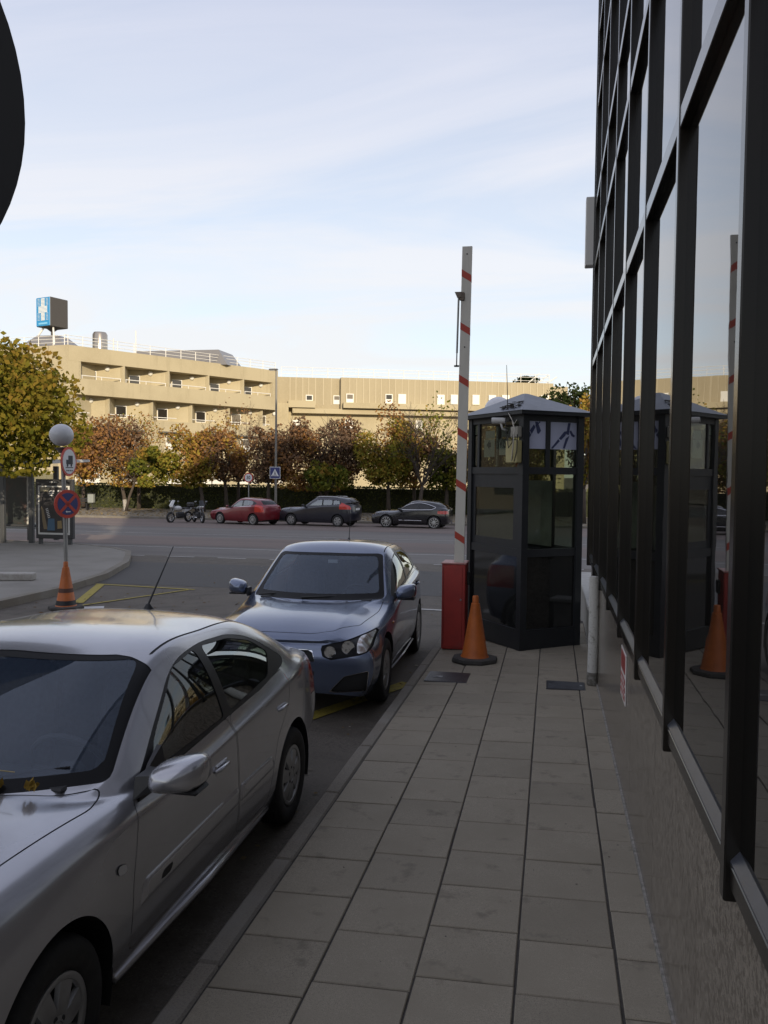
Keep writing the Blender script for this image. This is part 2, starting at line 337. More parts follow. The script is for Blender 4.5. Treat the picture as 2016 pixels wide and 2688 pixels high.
# ---- far pavement, kerb
FK = 47.2
o = sheet('pavement', [-90, -30, 0, 60], [FK+.15, 52, 75], lambda x, y: gz(y)+.125, mat('leafy_pavement', (.21, .185, .15), .9, noise=[(4, (.16, .13, .085), .45, .62), (50, (.24, .20, .13), .55, .75)]))
fk = thing('kerb', (0, 0, 0), 'long straight kerb behind the cars across the road', 'kerb'); fk['kind'] = 'structure'; del fk['category']
for i in range(-40, 20): MB().box((i*1.5, FK+.075, gz(FK)+.03), (1.49, .15, .2)).build('kerb_stone', M['kerb'], fk)

# ================================================================== office building with the dark glass front
XF, XG, XP = .430, .466, .476          # mullion front, glass, granite
MY = [2.16+1.14*i for i in range(-5, 8)]; CORNER = 10.26
TZ = [1.00, 3.235, 4.36, 5.06, 6.20, 7.05, 9.3, 10.4]
ob = thing('office_building', (XP, 2, sz(.476, 2)), 'dark glass office building with bronze mullions and granite base', 'building')
def W(b): b.v = [(x-ob.location.x, y-ob.location.y, z-ob.location.z) for x, y, z in b.v]; return b
M['curtain'] = mat('dark_mirror_glass', (.010, .010, .009), .012, 0, ior=3.4, spec=.5, noise=(1.5, (.016, .014, .011), .4, .7), bump=(1.1, .05, .01))
# core block (casts the shade)
W(MB().box(((XG+.012+26)/2, (-4+CORNER-.02)/2, 8.5), (26-XG-.012, 4+CORNER-.02, 21))).build('core', mat('dark_cladding', (.03, .028, .026), .5), ob)
W(MB().box(((XG+.012+26)/2, -29.5, 4.4), (26-XG-.012, 51, 12.8))).build('unseen_rear_block', bpy.data.materials['dark_cladding'], ob)  # made-up unseen block, kept low so sun reaches the left tree
pane_cols = []
for i in range(len(MY)):
    y0 = MY[i]; y1 = MY[i+1] if i+1 < len(MY) else CORNER
    W(MB().box(((XF+XG)/2+.01, y0, 9.02), (XG-XF+.02, .052, 16.2), bev=.004)).build('mullion', M['bronze'], ob)
    if i+1 >= len(MY) : break
    ym, L = (y0+y1)/2, y1-y0-.052
    for k2, z in enumerate(TZ):
        h = .075
        if k2 == 0:
            W(MB().box(((XF+.012+XG+.012)/2, ym, .99), (XG-XF, L, .055), bev=.003)).build('sill', M['bronze'], ob)
            W(MB().hexa([(XF+.014, ym-L/2, 1.019), (XF+.014, ym+L/2, 1.019), (XG, ym+L/2, 1.045), (XG, ym-L/2, 1.045), (XF+.014, ym-L/2, 1.024), (XF+.014, ym+L/2, 1.024), (XG, ym+L/2, 1.05), (XG, ym-L/2, 1.05)])).build('sill_top', M['silltop'], ob)
        else:
            W(MB().box(((XF+XG)/2+.008, ym, z+h/2), (XG-XF+.010, L, h), bev=.003)).build('transom', M['bronze'], ob)
        za = 1.045 if k2 == 0 else z+h; zb = TZ[k2+1] if k2+1 < len(TZ) else 17
        tl = rnd.uniform(-.0012, .0012); tl2 = rnd.uniform(-.0010, .0010)
        W(MB().add([(XG+tl, y0+.026, za), (XG-tl, y1-.026, za), (XG-tl+tl2, y1-.026, zb), (XG+tl+tl2, y0+.026, zb)], [(0, 1, 2, 3)])).build('pane', M['curtain'], ob)
W(MB().box((XF+.05, CORNER-.01, 9.0), (.12, .05, 16.2), bev=.006)).build('corner_post', M['bronze'], ob)
# granite base, slab by slab
ye = [CORNER-.02]
y = 8.45
while y > -5: ye.append(y); y -= 1.14
for a, c in zip(ye[1:], ye[:-1]):
    W(MB().hexa([(XP, a+.002, -.35), (XP+.03, a+.002, -.35), (XP+.03, c-.002, -.35), (XP, c-.002, -.35), (XP, a+.002, .958), (XP+.03, a+.002, .958), (XP+.03, c-.002, .958), (XP, c-.002, .958)])).build('granite_slab', M['granite'], ob)
W(MB().box((XP+.028, (CORNER-55)/2, .3), (.03, CORNER+55-.05, 1.3))).build('slab_backing', M['joint'], ob)
W(MB().box((XP-.004, 3.2, sz(XP, 3.2)+.004), (.016, 16, .022), m=Matrix.Rotation(-.0137, 3, 'X'))).build('mortar_fillet', mat('pale_mortar', (.30, .28, .25), .9, noise=(30, (.15, .14, .12), .4, .65)), ob)
# lit box sign on the corner
t = thing('box_sign', (.38, CORNER+.10, 4.45), 'slim pale box sign fixed high on the glass building corner', 'sign')
MB().box((0, 0, .40), (.10, .16, .80), bev=.008).build('case', mat('sign_case', (.60, .58, .54), .5), t)
MB().box((.06, -.02, .40), (.03, .1, .7)).build('bracket', M['dark'], t)
# fire riser sign on the granite
t = thing('fire_sign', (XP-.004, 5.52, .69), 'small red and white fire sign fixed to the granite base', 'sign')
MB().box((0, 0, 0), (.006, .36, .32), bev=.002).build('plate', mat('sign_white', (.62, .58, .55), .4), t)
M['sign_red'] = mat('sign_red', (.28, .030, .028), .4)
MB().box((-.004, .0, .0875), (.004, .27, .115), bev=.001).build('red_panel', M['sign_red'], t)
for i in range(3): MB().box((-.004, 0, -.02-.05*i), (.004, .29, .034), bev=.001).build('red_band', M['sign_red'], t)
for i in range(3): MB().box((-.0066, -.01+.01*i, -.02-.05*i), (.0012, .20, .008)).build('print_line', M['white_paint'], t)
# white painted pipe standing against the base
t = thing('drain_pipe', (.425, 8.47, sz(.42, 8.47)), 'white painted drain pipe standing against the granite base', 'pipe')
MB().tube([(0, 0, .0), (0, 0, .14), (.004, 0, .5), (.0, 0, 1.08)], [.048, .05, .05, .048], 18).build('pipe', mat('chalky_white_paint', (.50, .49, .45), .8, noise=[(11, (.24, .225, .19), .56, .66), (70, (.33, .31, .28), .55, .7)], bump=(35, .5, .005)), t, smooth=40)
MB().lathe([(.051, 0), (.054, .01), (.054, .115), (.0505, .13)], n=18).build('foot', mat('bare_foot', (.13, .12, .10), .9, noise=(25, (.25, .24, .22), .5, .65)), t, smooth=40)
# low wall beyond the booth
t = thing('low_wall', (.62, 13.0, sz(.6, 13)-.1), 'low grey rendered wall with a coping behind the guard booth', 'wall')
MB().box((-.02, -.9, .30), (.24, 3.6, .66)).build('wall', mat('grey_render', (.30, .29, .27), .9, noise=(5, (.22, .21, .19), .45, .7)), t)
MB().box((-.03, -.9, .645), (.30, 3.7, .05), bev=.01).build('coping', mat('coping', (.42, .41, .38), .8, noise=(8, (.33, .32, .29), .45, .7)), t)

# plain block added out of view to darken what the cars and the booth reflect
ot = thing('reflected_block', (-46, 2, gz(2)), 'plain tan block added out of view for the reflections', 'building')
MB().box((0, 0, 4.6), (10, 52, 9.2)).build('wall', mat('tan_render', (.20, .17, .13), .9, noise=(.4, (.15, .13, .10), .4, .7)), ot)
for j in range(3):
    for i in range(14): MB().box((5.01, -23.5+3.6*i, 1.7+2.9*j), (.06, 1.5, 1.5)).build('window', bpy.data.materials['dark_cladding'], ot)
# ================================================================== guard booth
P0 = Vector((-.348, 10.093)); e1 = Vector((-.594, .805)).normalized(); e2 = Vector((e1.y, -e1.x)); LA, LB = 1.27, .90
zb = sz(-.35, 10.3)
M['booth'] = mat('dark_blue_grey_metal', (.019, .021, .024), .45, 0, noise=(5, (.028, .029, .031), .45, .75), spec=.4)
M['roof'] = mat('grey_sheet_roof', (.15, .16, .185), .42, .35, noise=[(3, (.11, .115, .13), .45, .7), (22, (.19, .195, .20), .58, .7)])
M['booth_glass'] = glass('booth_glass', (.66, .69, .64), 1.62, (.95, .95, .92))
M['booth_low'] = mat('dark_booth_panel_glass', (.012, .013, .013), .06, ior=1.75, noise=(4, (.022, .022, .02), .4, .7))
kt = thing('guard_booth', (P0.x, P0.y, zb), 'dark glazed guard booth with a grey pyramid roof behind the barrier', 'guard booth')
def kp(a, b, z, off=0.): v = e1*a+e2*b; return (v.x, v.y, z)
def kbox(name, a0, a1, b0, b1, z0, z1, m, parent=None):
    return MB().hexa([kp(a0, b0, z0), kp(a1, b0, z0), kp(a1, b1, z0), kp(a0, b1, z0), kp(a0, b0, z1), kp(a1, b0, z1), kp(a1, b1, z1), kp(a0, b1, z1)]).build(name, m, parent or kt)
Z = dict(base=.25, low=1.13, lowt=1.225, mid=2.13, midt=2.215, top=2.77, eave=2.84)
fl = kbox('floor', .02, LA-.02, .02, LB-.02, 0.02, .10, M['booth'])
for a, b in ((0, 0), (LA-.09, 0), (0, LB-.09), (LA-.09, LB-.09)): kbox('post', a, a+.09, b, b+.09, .0, Z['eave'], M['booth'])
for nm, z0, z1 in (('base_board', .0, Z['base']), ('rail', Z['low'], Z['lowt']), ('rail', Z['mid'], Z['midt']), ('rail', Z['top'], Z['eave'])):
    kbox(nm, .09, LA-.09, .012, .062, z0, z1, M['booth']); kbox(nm, .09, LA-.09, LB-.062, LB-.012, z0, z1, M['booth'])
    kbox(nm, .012, .062, .09, LB-.09, z0, z1, M['booth']); kbox(nm, LA-.062, LA-.012, .09, LB-.09, z0, z1, M['booth'])
# right face: lower pane, middle pane, two upper panes
gm = M['booth_glass']
def pane_b(b0, b1, z0, z1, m=gm, a=.035): MB().hexa([kp(a, b0, z0), kp(a+.005, b0, z0), kp(a+.005, b1, z0), kp(a, b1, z0), kp(a, b0, z1), kp(a+.005, b0, z1), kp(a+.005, b1, z1), kp(a, b1, z1)]).build('pane', m, kt)
def pane_a(a0, a1, z0, z1, m=gm, b=.035): MB().hexa([kp(a0, b, z0), kp(a1, b, z0), kp(a1, b+.005, z0), kp(a0, b+.005, z0), kp(a0, b, z1), kp(a1, b, z1), kp(a1, b+.005, z1), kp(a0, b+.005, z1)]).build('pane', m, kt)
pane_b(.09, LB-.09, Z['base'], Z['low'], M['booth_low']); pane_b(.09, LB-.09, Z['lowt'], Z['mid'])
bm = .09+(LB-.18)*.40
kbox('upright', .02, .055, bm-.03, bm+.03, Z['midt'], Z['top'], M['booth'])
pane_b(.09, bm-.03, Z['midt'], Z['top']); pane_b(bm+.03, LB-.09, Z['midt'], Z['top'])
# left face: door leaf with a window, glazed foot, two upper panes
pane_a(.09, LA-.09, Z['base'], Z['low'], M['booth_low'])
door = kbox('door', .22, LA-.16, .03, .05, Z['lowt'], Z['lowt']+.10, M['booth'])
kbox('door_stile', .09, .22, .025, .055, Z['lowt'], Z['mid'], M['booth']); kbox('door_stile', LA-.16, LA-.09, .028, .052, Z['lowt'], Z['mid'], M['booth'])
kbox('door_rail', .22, LA-.16, .028, .052, Z['mid']-.17, Z['mid'], M['booth'])
pane_a(.22, LA-.16, Z['lowt']+.10, Z['mid']-.17)
pane_a(.09, LA-.24, Z['midt'], Z['top']); kbox('upright', LA-.25, LA-.20, .02, .055, Z['midt'], Z['top'], M['booth']); pane_a(LA-.20, LA-.09, Z['midt'], Z['top'])
# back faces
for f, L, o in ((pane_a, LA, LB-.045), ):
    for z0, z1 in ((Z['base'], Z['low']), (Z['lowt'], Z['mid']), (Z['midt'], Z['top'])): pane_a(.09, LA-.09, z0, z1, gm, LB-.045)
for z0, z1 in ((Z['base'], Z['low']), (Z['lowt'], Z['mid']), (Z['midt'], Z['top'])): pane_b(.09, LB-.09, z0, z1, gm, LA-.045)
kbox('upright', LA*.42, LA*.42+.06, LB-.06, LB-.02, Z['lowt'], Z['top'], M['booth'])
kbox('upright', LA-.055, LA-.02, LB*.5, LB*.5+.05, Z['lowt'], Z['top'], M['booth'])
# roof
ov = .075; za, zr = Z['eave'], Z['eave']+.045
c = [kp(-ov, -ov, za), kp(LA+ov, -ov, za), kp(LA+ov, LB+ov, za), kp(-ov, LB+ov, za)]
MB().hexa([(x, y, za) for x, y, z in c]+[(x, y, zr) for x, y, z in c]).build('eave', M['booth'], kt)
ap = kp(LA/2, LB/2, Z['eave']+.325)
c2 = [kp(-ov-.012, -ov-.012, zr), kp(LA+ov+.012, -ov-.012, zr), kp(LA+ov+.012, LB+ov+.012, zr), kp(-ov-.012, LB+ov+.012, zr)]
c3 = [tuple(Vector(ap).lerp(Vector(q), .045)+Vector((0, 0, .0))) for q in c2]
MB().add(c2+c3, [(i, (i+1) % 4, 4+(i+1) % 4, 4+i) for i in range(4)]+[(4, 5, 6, 7), (3, 2, 1, 0)]).build('roof', M['roof'], kt)
# ceiling, inside shelf
kbox('ceiling', .07, LA-.07, .07, LB-.07, Z['eave']-.03, Z['eave']-.004, mat('booth_ceiling', (.35, .35, .33), .8))
kbox('pale_backboard', .52, LA-.12, LB-.09, LB-.08, 1.2, 2.05, mat('backboard_pale', (.55, .55, .50), .8, noise=(2, (.42, .43, .38), .45, .6)))  # pale board added inside so the door window reads bright
kbox('wall_panel', LA-.075, LA-.07, .12, LB-.1, 1.15, 2.0, mat('pale_panel', (.40, .40, .37), .8))
kbox('desk', .5, LA-.08, .35, LB-.08, 1.08, 1.12, mat('desk', (.30, .28, .24), .6))
M['paper'] = mat('paper', (.58, .60, .57), .8); M['lav'] = mat('pale_poster_film', (.46, .48, .62), .7); M['navy'] = mat('navy_print', (.035, .045, .12), .6); M['blue_print'] = mat('blue_print', (.03, .10, .17), .6)
def sheet_a(name, a0, a1, z0, z1, b, m, sk=0., parent=None): return MB().hexa([kp(a0+sk, b, z0), kp(a1+sk, b, z0), kp(a1+sk, b+.002, z0), kp(a0+sk, b+.002, z0), kp(a0, b, z1), kp(a1, b, z1), kp(a1, b+.002, z1), kp(a0, b+.002, z1)]).build(name, m, parent or kt)
# sheets of paper inside the left upper panes (a runs to the left)
top = Z['top']
def paper(name, a0, a1, z0, z1, label, b=.05, m=None):
    t2 = thing('paper_sheet', (kt.location+Vector(kp((a0+a1)/2, b, z0))), label, 'paper sheet')
    d = Vector(kp((a0+a1)/2, b, z0)); q = MB().hexa([kp(a0, b, z0), kp(a1, b, z0), kp(a1, b+.002, z0), kp(a0, b+.002, z0), kp(a0, b, z1), kp(a1, b, z1), kp(a1, b+.002, z1), kp(a0, b+.002, z1)])
    q.v = [tuple(Vector(v)-d) for v in q.v]; q.build('sheet', m or M['paper'], t2); return t2
face_rot = math.atan2(-e1.y, -e1.x)                       # text reads along -e1 when seen from outside
s1 = paper('p', LA-.19, LA-.10, top-.13, top-.01, 'small pale sheet taped high in the booth corner pane')
s2 = paper('p', LA-.19, LA-.105, Z['midt']+.02, top-.15, 'narrow pinkish poster in the booth corner pane', m=mat('pink_poster', (.42, .33, .34), .7, noise=(9, (.55, .50, .50), .4, .6)))
s3 = paper('p', .70, .95, Z['midt']+.13, top-.20, 'white sheet with a dark blue arrow behind the booth glass')
ar = [(.0, -.03), (.035, -.03), (.035, -.065), (.10, 0), (.035, .065), (.035, .03), (.0, .03)]
bm_ = MB(); bm_.add([tuple(Vector((e1.x*(x-.04), e1.y*(x-.04), .155+y))-Vector((e2.x, e2.y, 0))*.003) for x, y in ar], [tuple(range(7))]); bm_.build('arrow', M['blue_print'], s3)
s4 = paper('p', .42, .60, Z['midt']+.15, top-.20, 'white sheet lettered VIS behind the booth glass')
s5 = paper('p', .19, .40, Z['midt']+.12, top-.22, 'white sheet lettered ITE behind the booth glass')
M['ink'] = mat('dark_ink', (.05, .055, .06), .7)
for s_, w_ in ((s4, 'VIS'), (s5, 'ITE')): text('lettering', w_, .17, M['ink'], s_, tuple(-Vector((e2.x, e2.y, 0))*.004+Vector((0, 0, .14))), (math.pi/2, 0, face_rot), sx=.7, bold=.003)
s6 = paper('p', .70, .92, top-.19, top-.09, 'blank grey sheet above the arrow sheet in the booth')
s7 = paper('p', .30, .55, top-.19, top-.06, 'grey sheet with a dark square above the lettered sheets', m=mat('grey_paper', (.3, .3, .3), .8))
bm_ = MB(); bm_.add([tuple(Vector((e1.x*x, e1.y*x, .075+y))-Vector((e2.x, e2.y, 0))*.003) for x, y in ((-.03, -.03), (.03, -.03), (.03, .035), (-.03, .035))], [(0, 1, 2, 3)]); bm_.build('dark_square', M['ink'], s7)
# poster films in the right upper panes
def film(b0, b1, z0, z1, label, limbs):
    t2 = thing('poster_film', kt.location+Vector(kp(.048, (b0+b1)/2, z0)), label, 'poster')
    d = Vector(kp(.048, (b0+b1)/2, z0))
    def put(q, nm, m): q.v = [tuple(Vector(v)-d) for v in q.v]; q.build(nm, m, t2)
    put(MB().hexa([kp(.031, b0, z0), kp(.033, b0, z0), kp(.033, b1, z0), kp(.031, b1, z0), kp(.031, b0, z1), kp(.033, b0, z1), kp(.033, b1, z1), kp(.031, b1, z1)]), 'film', M['lav'])
    for i, lm in enumerate(limbs):
        pts = [(b0+(b1-b0)*u, z0+(z1-z0)*v) for u, v in lm]
        put(MB().add([kp(.029, *p) for p in pts], [tuple(range(len(pts)))]), 'printed_limb', M['navy'])
film(.095, bm-.035, Z['midt']+.22, top-.004, 'pale poster film with a bent dark blue limb', [[(0, .33), (.16, .50), (.05, .62), (0, .58)], [(.18, .52), (.40, .78), (.30, .88), (.07, .66)], [(.36, .98), (.52, .98), (.72, .66), (.60, .54), (.5, .56)], [(.42, .8), (.70, .98), (.62, .99), (.38, .84)]])
film(bm+.035, LB-.095, Z['midt']+.22, top-.004, 'pale poster film with a striding dark blue figure', [[(.02, .02), (.10, .02), (.36, .30), (.30, .38)], [(.32, .40), (.40, .34), (.56, .50), (.64, .68), (.52, .66)], [(.48, .04), (.56, .04), (.70, .44), (.72, .52), (.58, .40)], [(.60, .56), (.70, .54), (.76, .98), (.66, .98)], [(.72, .66), (.78, .72), (.86, .58), (.94, .52), (.90, .46), (.80, .50)]])
# camera, junction box, cables, aerial on the booth
M['cam_white'] = mat('camera_white', (.55, .54, .52), .4)
ct = thing('security_camera', kt.location+Vector(kp(.40, -.055, Z['eave']-.06)), 'white bullet security camera under the booth eave', 'camera')
d1 = Vector((e1.x, e1.y, 0)); d2 = Vector((e2.x, e2.y, 0)); nrm = -d2*.75+d1*.65; nrm.normalize()
p = Vector((0, 0, 0))-d2*.05
MB().tube([p-nrm*.10, p-nrm*.02, p+nrm*.07], [.036, .038, .038], 16).build('body', M['cam_white'], ct, smooth=40)
MB().tube([p+nrm*.068, p+nrm*.074], [.034, .034], 16).build('lens', mat('lens_black', (.01, .01, .012), .1), ct)
MB().tube([p-nrm*.04+Vector((0, 0, -.03)), p-nrm*.06+Vector((0, 0, -.10)), Vector((0, 0, -.12))+d2*.06-d1*.05], .013, 8).build('bracket', M['cam_white'], ct, smooth=True)
jt = thing('junction_box', kt.location+Vector(kp(.13, -.045, 2.26)), 'yellowed junction box hanging on the booth corner', 'junction box')
MB().box((0, 0, .135), (.24, .085, .27), rz=math.atan2(e1.y, e1.x), bev=.012).build('box', mat('aged_cream_plastic', (.40, .35, .16), .6, noise=(7, (.33, .28, .13), .4, .7)), jt)
jt2 = thing('cable_box', kt.location+Vector(kp(.10, -.035, 2.55)), 'small grey cable box tangled in wires on the booth', 'cable box')
MB().box((0, 0, .08), (.15, .07, .13), rz=math.atan2(e1.y, e1.x), bev=.01).build('box', mat('aged_grey_plastic', (.33, .31, .26), .6), jt2)
ca = mat('cable_cream', (.42, .39, .33), .6); cb = mat('cable_black', (.02, .02, .02), .6)
cab = thing('cables', kt.location+Vector(kp(.05, -.05, 2.3)), 'loose looping cables on the booth corner', 'cables')
def K(a, b, z): return Vector(kp(a-.05, b+.05, z))
for pts, m_, r_ in (([(.1, -.09, .45), (.02, -.11, .36), (.03, -.12, .2), (.06, -.11, .08), (.1, -.09, .0), (.15, -.07, -.04)], ca, .008), ([(.14, -.09, .36), (.17, -.11, .24), (.13, -.12, .14), (.09, -.1, .2), (.08, -.09, .3)], cb, .006),
                    ([(.20, -.08, .56), (.12, -.10, .5), (.05, -.10, .42), (.02, -.08, .47)], ca, .006), ([(.3, -.06, .5), (.24, -.09, .4), (.2, -.11, .3), (.18, -.1, .22)], cb, .005), ([(.02, -.07, .3), (.0, -.09, .1), (.05, -.09, -.02)], cb, .006)):
    MB().tube([K(*q) for q in pts], r_, 6).build('cable', m_, cab, smooth=True)
at = thing('aerial', kt.location+Vector(kp(.30, -.03, Z['eave']+.05)), 'thin whip aerial on the front edge of the booth roof', 'aerial')
MB().tube([(0, 0, 0), (-.006, 0, .25), (-.02, 0, .56)], [.006, .005, .003], 6).build('whip', M['dark'], at); MB().lathe([(0, .03), (.014, .03), (.02, 0)], n=10).build('foot', M['dark'], at)
rs = MB()
for i in range(26):
    a_, b_ = rnd.uniform(.12, .5), rnd.uniform(-.02, .14); v = e1*a_+e2*b_; zz = Z['eave']+.05+.28*min(b_+ov, a_)/.5
    rs.box((v.x, v.y, zz+.012), (.05, .03, .006), rz=rnd.uniform(0, 3))
o = rs.build('fallen_leaves', mat('dead_leaf', (.05, .042, .032), .9)); o.location = kt.location; tag(o, 'dead leaves lying on the booth roof', None, kind='stuff')

# ================================================================== raised barrier
M['bar_red'] = mat('barrier_red_paint', (.38, .036, .028), .42, noise=[(5, (.30, .030, .025), .42, .7), (60, (.24, .035, .03), .6, .75), (2.5, (.26, .05, .04), .6, .75)], bump=(40, .08, .002))
M['bar_stripe'] = mat('barrier_stripe_red', (.42, .045, .022), .5)
M['bar_white'] = mat('barrier_boom_cream', (.60, .57, .50), .5, noise=(4, (.50, .47, .41), .45, .7, (1, 1, .2)))
bt = thing('barrier', (-1.15, 10.25, sz(-1.15, 10.25)), 'red barrier cabinet with its striped boom raised upright', 'barrier')
MB().box((0, 0, .53), (.285, .36, 1.04), bev=.008).build('cabinet', M['bar_red'], bt)
MB().box((-.006, -.183, .53), (.225, .010, .98), bev=.003).build('door_panel', M['bar_red'], bt)
MB().box((0, 0, 1.056), (.305, .38, .018), bev=.005).build('lid', mat('lid_pink', (.42, .20, .18), .5), bt)
MB().box((-.131, -.184, .53), (.016, .008, .98)).build('hinge_gap', M['sign_red'], bt)
MB().box((.155, .05, .86), (.05, .10, .16), bev=.01).build('pivot_cover', M['black'], bt)
MB().lathe([(0, -.012), (.012, -.012), (.012, 0)], (.09, -.188, .62), 'y', 12).build('lock', M['sill'], bt)
H0, H1, Wb, lean = 1.06, 4.86, .118, .012
def bx(z): return .055+(z-H0)*lean
boom = MB().hexa([(bx(H0)-Wb/2, -.125, H0), (bx(H0)+Wb/2, -.125, H0), (bx(H0)+Wb/2, -.085, H0), (bx(H0)-Wb/2, -.085, H0), (bx(H1)-Wb/2, -.125, H1), (bx(H1)+Wb/2, -.125, H1), (bx(H1)+Wb/2, -.085, H1), (bx(H1)-Wb/2, -.085, H1)]).build('boom', M['bar_white'], bt)
# red bands at the heights seen on the boom
for y0 in (2*1415+.0,):
    pass
for sy in (715, 854, 991, 1130, 1265, 1402):
    zc_ = at_y(1225-(sy-715)*.012, sy+9, 10.13)[2]-bt.location.z; h = .085; sl_ = .075
    for yy, s_ in ((-.1262, 1), (-.0838, 1)):
        xs0, xs1 = bx(zc_)-Wb/2-.0006, bx(zc_)+Wb/2+.0006
        MB().hexa([(xs0, yy-.0006, zc_-h/2+sl_/2), (xs1, yy-.0006, zc_-h/2-sl_/2), (xs1, yy+.0006, zc_-h/2-sl_/2), (xs0, yy+.0006, zc_-h/2+sl_/2), (xs0, yy-.0006, zc_+h/2+sl_/2), (xs1, yy-.0006, zc_+h/2-sl_/2), (xs1, yy+.0006, zc_+h/2-sl_/2), (xs0, yy+.0006, zc_+h/2+sl_/2)]).build('stripe', M['bar_stripe'], bt)
for sy in (667, 911): zc_ = at_y(1226, sy, 10.13)[2]-bt.location.z; MB().lathe([(0, -.004), (.009, -.004), (.009, 0)], (bx(zc_), -.1255, zc_), 'y', 10).build('bolt', M['dark'], bt)
zt = at_y(1210, 772, 10.13)[2]-bt.location.z; zl = at_y(1203, 962, 10.13)[2]-bt.location.z
xh = bx(zt)-Wb/2
hg = MB().box((xh+.012, -.13, zt-.03), (.06, .035, .10), bev=.008).add([(xh-.075, -.16, zt+.02), (xh+.01, -.16, zt+.02), (xh+.01, -.16, zt-.045), (xh-.045, -.16, zt-.045), (xh-.075, -.10, zt+.02), (xh+.01, -.10, zt+.02), (xh+.01, -.10, zt-.045), (xh-.045, -.10, zt-.045)], [(0, 1, 2, 3), (7, 6, 5, 4), (0, 4, 5, 1), (3, 2, 6, 7), (0, 3, 7, 4), (1, 5, 6, 2)]).build('rest_hinge', mat('brown_bracket', (.16, .12, .09), .5), bt)
MB().tube([(xh-.028, -.13, zt-.03), (xh-.040, -.13, zl+.16)], .012, 12).build('rest_rod', mat('galvanised', (.25, .25, .24), .4, .6), bt, smooth=40)
MB().tube([(xh-.040, -.13, zl+.17), (xh-.042, -.13, zl+.01)], .007, 10).build('rest_rod_inner', M['dark'], bt, smooth=40)
MB().tube([(xh-.042, -.13, zl+.012), (xh-.042, -.13, zl-.004)], .031, 16).build('rest_foot', M['dark'], bt, smooth=40)

# ================================================================== traffic cones
def cone(loc, h, r, label, tilt=None, dark=False, col=(.50, .125, .018)):
    t = thing('traffic_cone', loc, label, 'traffic cone', tilt=tilt, group='traffic cones')
    cm = mat('faded_orange_plastic', col, .55, noise=[(6, (col[0]*.72, col[1]*.72, col[2]*.8), .42, .7), (40, (col[0]*.6, col[1]*.7, .03), .6, .75)])
    bw = r*1.72
    oct_ = [(bw*math.cos(math.pi/8+i*math.pi/4)*1.05, bw*math.sin(math.pi/8+i*math.pi/4)*1.05) for i in range(8)]
    b = MB(); lv = [(1.0, 0), (1.03, .02), (1.0, .05), (.86, .058)]
    vs = [(x*k_, y*k_, z) for k_, z in lv for x, y in oct_]; fs = [(i*8+j, i*8+(j+1) % 8, (i+1)*8+(j+1) % 8, (i+1)*8+j) for i in range(3) for j in range(8)]+[tuple(range(24, 32)), tuple(range(7, -1, -1))]
    b.add(vs, fs).build('base', mat('cone_base_rubber', (.045, .042, .038), .85, noise=(9, (.085, .08, .07), .5, .75)), t)
    prof = [(r*1.12, .055), (r*1.04, .075), (r, .085), (r*.34, h*.86), (r*.34, h*.87), (r*.25, h*.875), (r*.235, h*.97), (r*.19, h*.985), (r*.15, h*.985), (r*.15, h*.9)]
    MB().lathe(prof, n=36).build('cone', cm, t, smooth=35)
    if dark: MB().lathe([(r*.79, h*.355), (r*.72, h*.44)], n=36).build('dirty_band', mat('dark_band', (.10, .045, .03), .7), t, smooth=True)
    if dark: MB().lathe([(r*1.07, .078), (r*.955, h*.19)], n=36).build('black_skirt', M['dark'], t, smooth=True)
    return t
cone((-.825, 9.43, sz(-.825, 9.43)), .76, .145, 'tall faded orange cone on the tiles beside the red barrier cabinet', tilt=-.0137)
